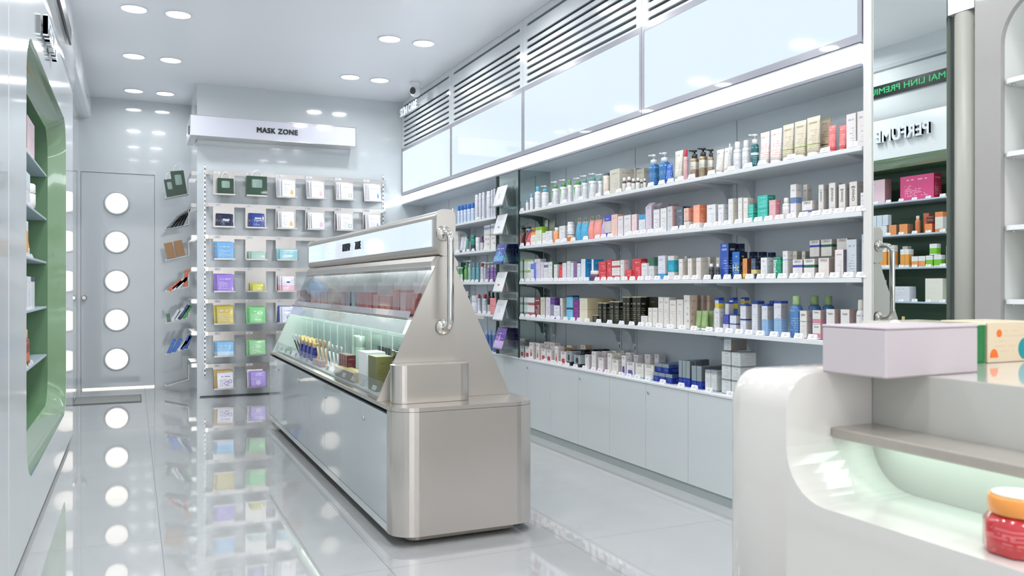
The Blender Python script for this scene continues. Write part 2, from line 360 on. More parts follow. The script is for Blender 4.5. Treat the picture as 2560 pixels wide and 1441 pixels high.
  ('box', 2.7, 4.849, 0, 0.048, 0.126, 'purple carton', 'purple', {}),
  ('box', 2.7, 4.798, 0, 0.051, 0.118, 'white and blue carton', 'wbluel', {}),
  ('box', 2.7, 4.74, 0, 0.06, 0.144, 'white carton with bright blue side', 'wblueside', {'d': 0.075}),
  ('box', 2.7, 4.619, 0, 0.027, 0.14, 'white carton with bright blue side', 'wblueside', {'d': 0.075}),
  ('jar', 2.68, 4.585, 0, 0.071, 0.065, 'dark purple jar with cream lid', 'purplejar', {}),
  ('box', 2.7, 4.498, 0, 0.092, 0.061, 'red carton', 'redb', {'stack': 2}),
  ('box', 2.7, 4.416, 0, 0.056, 0.129, 'red carton', 'redb', {}),
  ('box', 2.7, 4.338, 0, 0.092, 0.061, 'white carton with red square', 'wredsq', {'stack': 2}),
  ('box', 2.7, 4.265, 0, 0.04, 0.125, 'white carton with pink side', 'wpink', {}),
  ('box', 2.685, 4.171, 0, 0.069, 0.061, 'small red carton', 'redb', {}),
  ('box', 2.7, 4.105, 0, 0.094, 0.127, 'tall red carton', 'redb', {}),
  ('box', 2.685, 4.005, 0, 0.057, 0.098, 'small white carton with slim print', 'whitep', {}),
  ('box', 2.7, 3.963, 0, 0.062, 0.131, 'white carton with dark green top', 'wgtop', {}),
  ('box', 2.7, 3.854, 0, 0.069, 0.137, 'white carton with blue lower band', 'wbluelow', {}),
  ('box', 2.7, 3.765, 0, 0.058, 0.133, 'ivory carton with teal panel', 'tealpan', {'d': 0.031}),
  ('box', 2.7, 3.676, 0, 0.035, 0.113, 'ivory carton', 'ivoryb', {'d': 0.033}),
  ('box', 2.7, 3.597, 0, 0.034, 0.114, 'ivory carton', 'ivoryb', {}),
  ('box', 2.7, 3.521, 0, 0.039, 0.115, 'ivory carton', 'ivoryb', {'d': 0.048}),
  ('box', 2.82, 3.793, 0, 0.023, 0.134, 'ivory carton in back row', 'ivoryb', {}),
  ('box', 2.8, 3.566, 0, 0.031, 0.121, 'ivory carton in back row', 'ivoryb', {}),
  ('box', 2.8, 3.487, 0, 0.029, 0.117, 'ivory carton in back row', 'ivoryb', {}),
  ('bottle', 2.68, 3.393, 0, 0.028, 0.08, 'black bottle with white cap', 'blackw', {}),
  ('bottle', 2.68, 3.34, 0, 0.023, 0.078, 'black bottle with white cap', 'blackw', {}),
  ('box', 2.7, 3.312, 0, 0.065, 0.181, 'tall royal blue carton with navy side', 'aha', {'txt': 'AHA'}),
  ('box', 2.76, 3.284, 0, 0.031, 0.179, 'tall navy carton in back row', 'navyb', {}),
  ('box', 2.69, 3.213, 0, 0.055, 0.134, 'blue carton with yellow scroll and navy side', 'hc', {'txt': 'Hc'}),
  ('box', 2.7, 3.159, 0, 0.035, 0.1, 'orange carton with brown side', 'orangebrown', {}),
  ('box', 2.82, 3.253, 0, 0.029, 0.138, 'navy carton in back row', 'navyb', {}),
  ('box', 2.82, 3.187, 0, 0.029, 0.135, 'navy carton in back row', 'navyb', {}),
  ('box', 2.82, 3.122, 0, 0.026, 0.13, 'navy carton in back row', 'navyb', {}),
  ('box', 2.7, 3.099, 0, 0.033, 0.098, 'slate carton with yellow emblem', 'slate', {}),
  ('box', 2.7, 3.027, 0, 0.044, 0.1, 'white carton', 'whitep', {}),
  ('can', 2.7, 2.941, 0, 0.048, 0.1, 'green cylinder with white lettering', 'green', {'vtxt': 'limelo'}),
  ('box', 2.7, 2.888, 0, 0.032, 0.126, 'tall white carton with thin blue line', 'wthin', {}),
  ('box', 2.79, 2.923, 0, 0.031, 0.128, 'white carton with navy foot in back row', 'wnavy', {}),
  ('box', 2.79, 2.867, 0, 0.023, 0.125, 'white carton with navy foot in back row', 'wnavy', {}),
  ('box', 2.7, 2.811, 0, 0.06, 0.084, 'white carton with blue tab', 'obag2', {'txt': 'OBAGI'}),
  ('box', 2.7, 2.741, 0, 0.064, 0.085, 'white carton with green tab', 'obag3', {'txt': 'OBAGI'}),
  ('box', 2.7, 2.657, 0, 0.061, 0.086, 'white carton with orange drop', 'obag4', {'txt': 'OBAGI', 'd': 0.032}),
  ('box', 2.74, 2.75, 0.095, 0.058, 0.073, 'white carton with blue tab on top of stack', 'obag2', {'txt': 'OBAGI'}),
  ('box', 2.74, 2.681, 0.095, 0.062, 0.074, 'white carton with green tab on top of stack', 'obag3', {'txt': 'OBAGI'}),
  ('box', 2.75, 2.603, 0.095, 0.06, 0.074, 'white carton on top of stack', 'obag4', {'txt': 'OBAGI'}),
  ('box', 2.685, 2.557, 0, 0.048, 0.118, 'white carton with dark side', 'wdark', {}),
  ('box', 2.7, 2.506, 0, 0.053, 0.159, 'tall pale blue grey carton', 'palegrey', {}),
  ('box', 2.7, 2.442, 0, 0.025, 0.177, 'tall pale carton beside mirror post', 'palegrey', {}),
 ]),
 ('fourth shelf', 0.869, [
  ('box', 2.7, 5.617, 0, 0.061, 0.072, 'sage carton', 'sageb', {'stack': 2}),
  ('box', 2.7, 5.602, 0, 0.091, 0.073, 'small white carton with green square', 'wgsq', {'stack': 2}),
  ('box', 2.7, 5.519, 0, 0.099, 0.073, 'small white carton with red square', 'wrsq', {'stack': 2}),
  ('box', 2.7, 5.42, 0, 0.088, 0.151, 'dark red carton', 'dkred', {}),
  ('box', 2.7, 5.333, 0, 0.074, 0.151, 'beige carton', 'beige', {}),
  ('box', 2.7, 5.249, 0, 0.068, 0.152, 'lilac white carton', 'lilacw', {}),
  ('box', 2.7, 5.178, 0, 0.068, 0.149, 'purple and grey carton', 'purplegrey', {'d': 0.041}),
  ('box', 2.69, 5.095, 0, 0.087, 0.095, 'white label carton', 'wpurp', {}),
  ('box', 2.7, 5.048, 0, 0.036, 0.148, 'ivory white carton', 'ivoryb', {'d': 0.1}),
  ('box', 2.7, 4.926, 0, 0.093, 0.084, 'aqua blue carton with navy lid', 'aqua', {'stack': 2}),
  ('box', 2.7, 4.837, 0, 0.083, 0.14, 'violet carton', 'violet', {}),
  ('box', 2.7, 4.739, 0, 0.103, 0.076, 'cream carton', 'cream', {'stack': 2, 'd': 0.2}),
  ('box', 2.69, 4.571, 0, 0.063, 0.044, 'low black carton with gold edge', 'blackgold', {}),
  ('box', 2.7, 4.527, 0, 0.045, 0.126, 'black carton with gold edge', 'blackgold', {}),
  ('box', 2.7, 4.471, 0, 0.045, 0.126, 'black carton with gold edge', 'blackgold', {}),
  ('box', 2.7, 4.388, 0, 0.052, 0.137, 'black carton with gold edge', 'blackgold', {}),
  ('box', 2.7, 4.328, 0, 0.057, 0.137, 'black carton with gold edge', 'blackgold', {}),
  ('box', 2.7, 4.242, 0, 0.035, 0.168, 'tall black carton with gold edge', 'blackgold', {}),
  ('box', 2.7, 4.202, 0, 0.041, 0.168, 'tall black carton with gold edge', 'blackgold', {}),
  ('box', 2.7, 4.13, 0, 0.043, 0.17, 'tall black carton with gold edge', 'blackgold', {}),
  ('box', 2.7, 4.086, 0, 0.042, 0.171, 'tall black carton with gold edge', 'blackgold', {}),
  ('box', 2.76, 4.118, 0, 0.074, 0.167, 'dark olive carton in back row', 'olive', {}),
  ('box', 2.76, 4.024, 0, 0.083, 0.168, 'dark olive carton in back row', 'olive', {}),
  ('box', 2.7, 4.027, 0, 0.068, 0.058, 'low ivory carton', 'ivoryb', {}),
  ('box', 2.7, 3.966, 0, 0.041, 0.107, 'ivory carton', 'ivoryb', {}),
  ('box', 2.7, 3.918, 0, 0.049, 0.108, 'ivory carton', 'ivoryb', {}),
  ('box', 2.7, 3.861, 0, 0.052, 0.17, 'tall ivory carton', 'ivoryb', {}),
  ('box', 2.7, 3.808, 0, 0.049, 0.169, 'tall ivory carton', 'ivoryb', {}),
  ('box', 2.7, 3.748, 0, 0.061, 0.155, 'wide ivory carton', 'ivoryb', {}),
  ('box', 2.7, 3.683, 0, 0.058, 0.159, 'wide ivory carton', 'ivoryb', {}),
  ('box', 2.7, 3.622, 0, 0.053, 0.183, 'tall white carton with leaf drawing', 'leaf', {}),
  ('box', 2.79, 3.657, 0, 0.024, 0.182, 'tan carton in back row', 'tan', {}),
  ('box', 2.79, 3.609, 0, 0.022, 0.182, 'tan carton in back row', 'tan', {}),
  ('box', 2.79, 3.556, 0, 0.024, 0.182, 'tan carton in back row', 'tan', {}),
  ('tube', 2.7, 3.541, 0, 0.044, 0.102, 'translucent green tube', 'greent', {}),
  ('tube', 2.7, 3.492, 0, 0.05, 0.104, 'translucent green tube', 'greent', {}),
  ('tube', 2.74, 3.497, 0, 0.036, 0.103, 'translucent green tube', 'greent', {}),
  ('tube', 2.74, 3.461, 0, 0.029, 0.104, 'translucent green tube', 'greent', {}),
  ('box', 2.7, 3.372, 0, 0.043, 0.118, 'white carton with silver side', 'wgrey2', {}),
  ('box', 2.71, 3.384, 0.075, 0.032, 0.098, 'small white and blue carton on carton', 'colorful', {}),
  ('box', 2.7, 3.303, 0, 0.041, 0.09, 'short white carton with blue stripe', 'wbstripe', {}),
  ('box', 2.72, 3.317, 0.068, 0.029, 0.083, 'white carton with blue corner on carton', 'wbcorner', {}),
  ('box', 2.75, 3.321, 0.07, 0.029, 0.104, 'colourful blue and yellow carton', 'colorful', {}),
  ('box', 2.7, 3.247, 0, 0.048, 0.045, 'square white carton with blue corner', 'wbcorner', {'stack': 2}),
  ('box', 2.7, 3.173, 0, 0.041, 0.071, 'white carton with blue corner and stripe', 'wbcorner', {'stack': 2, 'd': 0.037}),
  ('box', 2.8, 3.293, 0.12, 0.03, 0.054, 'small white and blue carton at back', 'colorful', {}),
  ('box', 2.7, 3.09, 0, 0.04, 0.161, 'tall white carton with blue corner', 'wbcorner', {}),
  ('box', 2.7, 3.022, 0, 0.04, 0.148, 'white carton with sky blue picture', 'wpic', {'d': 0.038}),
  ('box', 2.75, 3.035, 0, 0.025, 0.162, 'white carton with blue corner in back row', 'wbcorner', {}),
  ('box', 2.7, 2.937, 0, 0.048, 0.163, 'tall white carton with sky blue picture', 'wpic', {'d': 0.043}),
  ('bottle', 2.7, 2.833, 0, 0.052, 0.188, 'blue lotion bottle with green cap', 'bluelot', {}),
  ('bottle', 2.8, 2.826, 0, 0.054, 0.188, 'blue lotion bottle with green cap in back row', 'bluelot', {}),
  ('bottle', 2.82, 2.761, 0, 0.05, 0.188, 'blue lotion bottle with green cap in back row', 'bluelot', {}),
  ('box', 2.7, 2.776, 0, 0.043, 0.122, 'white carton with thin blue line', 'eu1', {'txt': 'Eucerin', 'd': 0.033}),
  ('box', 2.7, 2.698, 0, 0.048, 0.063, 'white carton with pink band', 'eu2', {'stack': 2, 'txt': 'Eucerin', 'd': 0.031}),
  ('box', 2.7, 2.619, 0, 0.048, 0.133, 'white carton with rose band', 'eu2', {'txt': 'Eucerin', 'd': 0.033}),
  ('box', 2.7, 2.54, 0, 0.049, 0.134, 'white carton with rose band', 'eu2', {'txt': 'Eucerin'}),
  ('bottle', 2.7, 2.464, 0, 0.038, 0.176, 'white bottle with tall white cap', 'whitetext', {}),
 ]),
 ('cabinet top', 0.557, [
  ('box', 2.71, 5.61, 0, 0.076, 0.084, 'white carton with red jar picture', 'olj', {'txt': 'OLAY', 'd': 0.07}),
  ('box', 2.71, 5.544, 0, 0.065, 0.12, 'tall white carton with red dropper picture', 'old', {'txt': 'OLAY'}),
  ('box', 2.71, 5.434, 0, 0.049, 0.12, 'tall white carton with red dropper picture', 'old', {'txt': 'OLAY'}),
  ('box', 2.71, 5.341, 0, 0.072, 0.086, 'white carton with red jar picture', 'olj', {'txt': 'OLAY'}),
  ('box', 2.71, 5.255, 0, 0.073, 0.083, 'white carton with red jar picture', 'olj', {'txt': 'OLAY'}),
  ('box', 2.79, 5.447, 0, 0.08, 0.128, 'white carton with dropper in back row', 'old', {'txt': 'OLAY'}),
  ('box', 2.79, 5.357, 0, 0.073, 0.127, 'white carton with dropper in back row', 'old', {'txt': 'OLAY'}),
  ('box', 2.71, 5.141, 0, 0.05, 0.119, 'tall white carton with red bottle picture', 'old', {}),
  ('box', 2.71, 5.037, 0, 0.077, 0.087, 'white carton with pink jar picture', 'olj', {'txt': 'OLAY'}),
  ('box', 2.78, 5.162, 0, 0.066, 0.104, 'gold carton in back row', 'goldb', {}),
  ('box', 2.71, 4.957, 0, 0.054, 0.105, 'black carton with bottle picture', 'olblack', {'txt': 'OLAY', 'd': 0.09}),
  ('box', 2.83, 5.17, 0, 0.067, 0.119, 'white and gold carton in back row', 'ologold', {'txt': 'OLAY'}),
  ('box', 2.71, 4.842, 0, 0.08, 0.086, 'black carton with silver jar picture', 'olblack', {'txt': 'OLAY', 'd': 0.08}),
  ('box', 2.84, 4.989, 0, 0.067, 0.134, 'white and gold carton in back row', 'ologold', {'txt': 'OLAY'}),
  ('box', 2.79, 4.907, 0, 0.057, 0.109, 'black carton in back row', 'blackp', {}),
  ('box', 2.81, 4.822, 0, 0.052, 0.116, 'black carton in back row', 'blackp', {}),
  ('box', 2.84, 4.749, 0, 0.06, 0.122, 'black carton in back row', 'blackp', {}),
  ('box', 2.71, 4.71, 0, 0.049, 0.092, 'white carton with clear bottle picture', 'olc', {'txt': 'OLAY'}),
  ('box', 2.71, 4.622, 0, 0.052, 0.119, 'tall white carton with pink foot', 'olp', {'txt': 'OLAY'}),
  ('box', 2.71, 4.534, 0, 0.063, 0.086, 'white carton with pink foot', 'olp', {'txt': 'OLAY', 'd': 0.06}),
  ('box', 2.79, 4.628, 0, 0.049, 0.118, 'white carton with pink foot in back row', 'olp', {'txt': 'OLAY'}),
  ('box', 2.71, 4.428, 0, 0.048, 0.121, 'tall white carton with orange foot', 'olo', {'txt': 'OLAY'}),
  ('box', 2.71, 4.364, 0, 0.071, 0.087, 'white carton with orange foot', 'olo', {'txt': 'OLAY', 'd': 0.06}),
  ('box', 2.84, 4.588, 0, 0.055, 0.123, 'white carton with orange foot in back row', 'olo', {'txt': 'OLAY'}),
  ('box', 2.78, 4.444, 0, 0.049, 0.12, 'white carton with orange foot in back row', 'olo', {'txt': 'OLAY'}),
  ('box', 2.87, 4.528, 0, 0.043, 0.129, 'white carton in back row', 'olc', {'txt': 'OLAY'}),
  ('box', 2.71, 4.265, 0, 0.044, 0.12, 'tall white carton with purple bottle picture', 'olv', {'txt': 'OLAY'}),
  ('box', 2.71, 4.189, 0, 0.083, 0.086, 'white carton with purple jar picture', 'olv', {'txt': 'OLAY'}),
  ('box', 2.81, 4.37, 0, 0.051, 0.127, 'white carton in back row', 'olc', {'txt': 'OLAY'}),
  ('box', 2.81, 4.283, 0, 0.049, 0.119, 'white carton in back row', 'olc', {'txt': 'OLAY'}),
  ('box', 2.83, 4.186, 0, 0.058, 0.129, 'white carton in back row', 'olc', {'txt': 'OLAY'}),
  ('box', 2.71, 4.092, 0, 0.085, 0.085, 'white carton with teal foot', 'olt', {'txt': 'OLAY'}),
  ('box', 2.71, 3.992, 0, 0.091, 0.086, 'white carton with teal foot and orange dot', 'olt', {'txt': 'OLAY'}),
  ('box', 2.85, 4.22, 0, 0.053, 0.126, 'small white carton in back row', 'olc', {'txt': 'OLAY'}),
  ('box', 2.85, 4.119, 0, 0.046, 0.135, 'small white carton in back row', 'olc', {'txt': 'OLAY'}),
  ('box', 2.71, 3.932, 0, 0.066, 0.052, 'flat silver and blue carton', 'silvblue', {'d': 0.2}),
  ('box', 2.71, 3.866, 0, 0.064, 0.052, 'flat silver and blue carton', 'silvblue', {'d': 0.2}),
  ('box', 2.71, 3.8, 0, 0.065, 0.052, 'flat silver and blue carton', 'silvblue', {'d': 0.2}),
  ('box', 2.71, 3.901, 0.053, 0.067, 0.052, 'flat silver and blue carton on carton', 'silvblue', {'d': 0.2}),
  ('box', 2.71, 3.833, 0.053, 0.065, 0.052, 'flat silver and blue carton on carton', 'silvblue', {'d': 0.2}),
  ('box', 2.71, 3.692, 0, 0.032, 0.138, 'tall silver and blue carton', 'silvblue2', {'rows': 6, 'd': 0.035}),
  ('box', 2.71, 3.658, 0, 0.032, 0.139, 'tall silver and blue carton', 'silvblue2', {}),
  ('box', 2.71, 3.625, 0, 0.033, 0.139, 'tall silver and blue carton', 'silvblue2', {'rows': 2, 'd': 0.035}),
  ('box', 2.71, 3.572, 0, 0.043, 0.119, 'silver and blue carton', 'silvblue2', {}),
  ('box', 2.71, 3.528, 0, 0.042, 0.12, 'silver and blue carton', 'silvblue2', {'rows': 4, 'd': 0.045}),
  ('box', 2.71, 3.456, 0, 0.046, 0.108, 'white carton with silver ends', 'wsilv', {}),
  ('box', 2.71, 3.408, 0, 0.046, 0.108, 'white carton with silver ends', 'wsilv', {'rows': 3, 'd': 0.045}),
  ('box', 2.71, 3.311, 0, 0.069, 0.072, 'silver edged white carton', 'wsilvbox', {'stack': 3}),
  ('box', 2.71, 3.237, 0, 0.067, 0.072, 'silver edged white carton', 'wsilvbox', {'stack': 3, 'd': 0.1}),
  ('box', 2.71, 3.3, 0.22, 0.057, 0.078, 'silver carton topmost of the stack', 'silvertop', {'d': 0.1}),
 ]),
 ('top shelf of far bay', 1.667, [
  ('bottle', 2.7, 7.19, 0, 0.029, 0.157, 'clear tube', 'clear', {}),
  ('can', 2.7, 7.034, 0, 0.029, 0.168, 'white aerosol can with blue cap', 'bluecap', {}),
  ('can', 2.7, 6.956, 0, 0.031, 0.167, 'white aerosol can with blue cap', 'bluecap', {}),
  ('can', 2.7, 6.876, 0, 0.031, 0.166, 'white aerosol can with blue cap', 'bluecap', {}),
  ('can', 2.7, 6.79, 0, 0.036, 0.164, 'white aerosol can with blue cap', 'bluecap', {}),
  ('can', 2.7, 6.701, 0, 0.034, 0.164, 'white aerosol can with blue cap', 'bluecap', {}),
  ('can', 2.7, 6.609, 0, 0.037, 0.225, 'tall white aerosol can', 'waero', {}),
  ('can', 2.7, 6.524, 0, 0.029, 0.23, 'tall white aerosol can', 'waero', {}),
  ('can', 2.7, 6.45, 0, 0.029, 0.23, 'tall white aerosol can', 'waero', {}),
  ('can', 2.7, 6.351, 0, 0.049, 0.229, 'tall white aerosol can', 'waero', {}),
  ('can', 2.7, 6.258, 0, 0.021, 0.23, 'tall white aerosol can', 'waero', {}),
  ('can', 2.7, 6.207, 0, 0.021, 0.234, 'tall white aerosol can', 'waero', {}),
 ]),
 ('second shelf of far bay', 1.403, [
  ('box', 2.7, 7.127, 0, 0.159, 0.201, 'large white carton', 'whitep', {}),
  ('tube', 2.7, 6.985, 0, 0.072, 0.146, 'white tube with lilac top', 'lilact', {}),
  ('tube', 2.7, 6.912, 0, 0.069, 0.142, 'white tube with lilac top', 'lilact', {}),
  ('bottle', 2.7, 6.814, 0, 0.027, 0.154, 'slim green bottle', 'greenb', {}),
  ('bottle', 2.7, 6.708, 0, 0.052, 0.148, 'teal bottle with dark label', 'tealdark', {}),
  ('jar', 2.7, 6.593, 0, 0.046, 0.119, 'white jar', 'white', {}),
  ('bottle', 2.7, 6.488, 0, 0.033, 0.127, 'purple and white bottle', 'purplew', {}),
  ('box', 2.7, 6.369, 0, 0.129, 0.209, 'tall white carton with black emblems', 'blackmarks', {}),
  ('box', 2.7, 6.238, 0, 0.104, 0.214, 'tall white carton with black emblems', 'blackmarks', {'d': 0.043}),
 ]),
 ('third shelf of far bay', 1.135, [
  ('box', 2.7, 7.139, 0, 0.075, 0.183, 'slim white carton', 'whitep', {}),
  ('box', 2.76, 7.191, 0, 0.128, 0.185, 'emerald green carton', 'emerald', {}),
  ('pump', 2.68, 6.97, 0, 0.024, 0.136, 'small green pump bottle with white label', 'greenlab', {}),
  ('pump', 2.68, 6.904, 0, 0.023, 0.134, 'small green pump bottle with white label', 'greenlab', {}),
  ('bottle', 2.7, 6.863, 0, 0.036, 0.153, 'lime green bottle', 'limeb', {}),
  ('pump', 2.7, 6.766, 0, 0.03, 0.194, 'clear mint pump bottle', 'mint', {}),
  ('bottle', 2.7, 6.673, 0, 0.035, 0.168, 'teal blue bottle', 'tealb', {}),
  ('bottle', 2.7, 6.579, 0, 0.035, 0.168, 'teal blue bottle', 'tealb', {}),
  ('bottle', 2.7, 6.482, 0, 0.034, 0.169, 'clear bottle with crimson cap', 'clearred', {}),
  ('pump', 2.7, 6.411, 0, 0.022, 0.17, 'clear bottle with white cap', 'clear', {}),
  ('pump', 2.7, 6.344, 0, 0.031, 0.165, 'purple pump bottle', 'purpp', {}),
  ('pump', 2.7, 6.261, 0, 0.034, 0.166, 'purple pump bottle', 'purpp', {}),
  ('pump', 2.7, 6.19, 0, 0.021, 0.162, 'purple pump bottle', 'purpp', {}),
 ]),
 ('fourth shelf of far bay', 0.869, [
  ('bottle', 2.7, 6.828, 0, 0.036, 0.187, 'brown bottle', 'brown', {}),
  ('jar', 2.7, 6.68, 0, 0.089, 0.15, 'large white tub', 'whitetub', {}),
  ('bottle', 2.7, 6.547, 0, 0.029, 0.162, 'clear bottle with red cap', 'clearred', {}),
  ('bottle', 2.7, 6.443, 0, 0.048, 0.163, 'clear bottle with red cap', 'clearred', {}),
  ('bottle', 2.7, 6.329, 0, 0.031, 0.193, 'black bottle with white label', 'blackb', {}),
  ('bottle', 2.74, 6.345, 0, 0.031, 0.192, 'black bottle with white label', 'blackb', {}),
  ('box', 2.68, 6.188, 0, 0.139, 0.067, 'salmon pink carton', 'salmonb', {'stack': 2}),
 ]),
 ('cabinet top of far bay', 0.557, [
  ('bottle', 2.71, 6.495, 0, 0.027, 0.177, 'blue bottle', 'bluebot', {}),
  ('bottle', 2.71, 6.409, 0, 0.036, 0.175, 'blue bottle', 'bluebot', {}),
  ('bottle', 2.74, 6.387, 0, 0.03, 0.172, 'blue bottle', 'bluebot', {}),
  ('bottle', 2.71, 6.24, 0, 0.033, 0.18, 'blue bottle', 'bluebot', {}),
 ]),
]
TAGS = [
 ('top shelf', 1.667, [5.601, 5.153, 4.94, 4.719, 4.499, 4.388, 4.253, 4.147, 3.914, 3.809, 3.726, 3.635, 3.538, 3.376, 3.222, 3.1, 3.004, 2.816, 2.619, 2.469]),
 ('second shelf', 1.403, [5.606, 5.516, 5.428, 5.33, 5.24, 5.147, 5.045, 4.94, 4.822, 4.656, 4.504, 4.431, 4.355, 4.138, 4.065, 3.991, 3.918, 3.832, 3.686, 3.618, 3.528, 3.405, 3.326, 3.252, 3.169, 3.1, 3.031, 2.961, 2.891, 2.816, 2.743, 2.669, 2.606, 2.543, 2.48, 2.425]),
 ('third shelf', 1.135, [5.606, 5.523, 5.428, 5.349, 5.278, 5.209, 5.135, 5.063, 4.998, 4.934, 4.861, 4.789, 4.714, 4.64, 4.509, 4.431, 4.355, 4.271, 4.186, 4.104, 4.019, 3.938, 3.851, 3.76, 3.664, 3.586, 3.507, 3.408, 3.329, 3.252, 3.175, 3.089, 3.012, 2.943, 2.873, 2.799, 2.724, 2.646, 2.566, 2.492, 2.425]),
 ('fourth shelf', 0.869, [5.613, 5.523, 5.422, 5.336, 5.266, 5.19, 5.123, 5.033, 4.929, 4.828, 4.741, 4.635, 4.489, 4.359, 4.222, 4.112, 4.015, 3.934, 3.832, 3.726, 3.618, 3.517, 3.392, 3.313, 3.237, 3.163, 3.092, 3.015, 2.924, 2.851, 2.77, 2.689]),
 ('cabinet top', 0.557, [5.489, 5.253, 5.129, 5.027, 4.923, 4.811, 4.688, 4.574, 4.494, 4.407, 4.327, 4.244, 4.16, 4.07, 3.958, 3.813, 3.643, 3.528, 3.408, 3.243]),
 ('top shelf of far bay', 1.667, [6.496]),
 ('second shelf of far bay', 1.403, [6.963, 6.824, 6.727, 6.605, 6.329]),
 ('third shelf of far bay', 1.135, [6.873, 6.785, 6.708, 6.615, 6.523, 6.407, 6.303, 6.202]),
 ('fourth shelf of far bay', 0.869, [6.46, 6.346, 6.253]),
]
UPPER = [('lilac carton', 'lil', 6.517, 0.353), ('brown and lilac carton', 'brn', 6.24, 0.156), ('blush pink carton', 'pnk', 6.051, 0.163), ('blush pink carton', 'pnk', 5.874, 0.163), ('blush pink carton', 'pnk', 5.72, 0.095), ('blush pink carton', 'pnk', 5.617, 0.095), ('beige carton', 'bge', 5.496, 0.105), ('beige carton', 'bge', 5.383, 0.105), ('beige carton', 'bge', 5.269, 0.105), ('lilac carton', 'lil', 5.104, 0.119), ('black framed carton', 'blk', 4.973, 0.121), ('pale blue carton', 'pbl', 4.843, 0.081), ('rose red carton', 'rd', 4.719, 0.06), ('rose red carton', 'rd', 4.654, 0.06), ('rose red carton', 'rd', 4.588, 0.06), ('rose red carton', 'rd', 4.523, 0.06), ('rose red carton', 'rd', 4.458, 0.06), ('coral carton', 'crl', 4.337, 0.102), ('coral carton', 'crl', 4.213, 0.096), ('coral carton', 'crl', 4.109, 0.096), ('brick pink carton', 'bpk', 3.96, 0.1), ('pale pink carton', 'pnk', 3.845, 0.089), ('rose pink carton', 'bpk', 3.756, 0.062), ('rose pink carton', 'bpk', 3.689, 0.062)]
# ================================================================ room shell
XR, XL, YB, YM, ZC = 2.67, -.40, 9.79, 8.68, 3.11

def floor_mat():
    m = pm('polished_floor_tile', (.83, .845, .85), .05, coat=.6); nt = m.node_tree; b = nt.nodes['Principled BSDF']; N = nt.nodes; L = nt.links
    tc = N.new('ShaderNodeTexCoord'); sp = N.new('ShaderNodeSeparateXYZ'); L.new(tc.outputs['Object'], sp.inputs[0])
    def M(op, a, b_=None, c=None):
        q = N.new('ShaderNodeMath'); q.operation = op
        for i, v in enumerate((a, b_, c)):
            if v is None: continue
            if isinstance(v, (int, float)): q.inputs[i].default_value = v
            else: L.new(v, q.inputs[i])
        return q.outputs[0]
    def line(s, off, pit):
        f = M('FRACT', M('DIVIDE', M('SUBTRACT', s, off), pit)); return M('LESS_THAN', M('MULTIPLY', M('MINIMUM', f, M('SUBTRACT', 1, f)), pit), .0016)
    g = M('MAXIMUM', line(sp.outputs[0], .11 - .795 * 20, .795), line(sp.outputs[1], 3.108 - .79 * 20, .79))
    n = N.new('ShaderNodeTexNoise'); n.inputs['Scale'].default_value = 2.2; n.inputs['Detail'].default_value = 5; n.inputs['Distortion'].default_value = 1.5
    L.new(tc.outputs['Object'], n.inputs['Vector'])
    mx = N.new('ShaderNodeMix'); mx.data_type = 'RGBA'; mx.inputs[6].default_value = lin((.68, .69, .695)); mx.inputs[7].default_value = lin((.72, .72, .72)); L.new(n.outputs[0], mx.inputs[0])
    m2 = N.new('ShaderNodeMix'); m2.data_type = 'RGBA'; L.new(g, m2.inputs[0]); L.new(mx.outputs[2], m2.inputs[6]); m2.inputs[7].default_value = lin((.48, .49, .50))
    L.new(m2.outputs[2], b.inputs['Base Color']); L.new(M('MULTIPLY_ADD', g, .5, .035), b.inputs['Roughness'])
    return m
struct(MB().box(-1.2, 3.4, -3, 10.2, -.1, 0).build('floor', floor_mat()))
struct(MB().box(-1.2, 3.4, -3, 10.2, ZC, ZC + .1).build('ceiling', CEIL))
GRAYW = speckle(pm('grey_gloss_wall', (.80, .825, .84), .09, coat=.4), 3, .012)
struct(MB().box(-1.2, 3.4, YB + .05, YB + .15, 0, ZC).build('wall_back', GRAYW))
# door wall: panel with the doorway cut out, door leaf with five portholes
DX0, DX1, DZ = -.50, .21, 2.31
struct(MB().box(-1.2, DX0 - .004, YB, YB + .05, 0, ZC).box(DX1 + .004, .9, YB, YB + .05, 0, ZC).box(DX0 - .004, DX1 + .004, YB, YB + .05, DZ + .004, ZC).build('wall_door_side', GRAYW))
door = struct(link('door_1', None, None, ((DX0 + DX1) / 2, YB, 0)))
PZ = (.319, .74, 1.156, 1.576, 1.992); px_ = -.16 - door.location.x
def circ(cx, cz, r, n=40): return [(cx + r * math.cos(2 * PI * i / n), cz + r * math.sin(2 * PI * i / n)) for i in range(n)]
hw = (DX1 - DX0) / 2
mb = MB(); holes = [circ(px_, z, .112) for z in PZ]
mb.prism([[(-hw, .018), (hw, .018), (hw, DZ), (-hw, DZ)]] + holes, lambda a, b: (a, .006, b), lambda a, b: (a, .04, b))
mb.build('door_leaf', GRAYW, door)
LITG = pm('lit_porthole_glass', (.9, .88, .85), .3, emit=(1, .975, .94), es=.95)
rim = pm('porthole_rim', (.78, .80, .81), .2, coat=.3)
for z in PZ:
    MB().lathe([(.126, -.004), (.128, .002), (.122, .008), (.111, .008), (.109, 0)], 40, cap0=False, cap1=False).build('porthole_rim', rim, door, (px_, -.002, z)).rotation_euler = (R(90), 0, 0)
    MB().lathe([(.112, 0), (.112, .004)], 40).build('porthole_glass', LITG, door, (px_, .028, z)).rotation_euler = (R(90), 0, 0)
MB().lathe([(.026, 0), (.026, .004), (.014, .006), (.013, .03), (.02, .034), (.023, .045), (.018, .056)], 20).build('door_knob', CHROME, door, (-.469 - door.location.x, .004, .977)).rotation_euler = (R(90), 0, 0)
MB().box(-hw + .01, hw, .02, .03, .001, .016).build('light_gap', LITG, door)
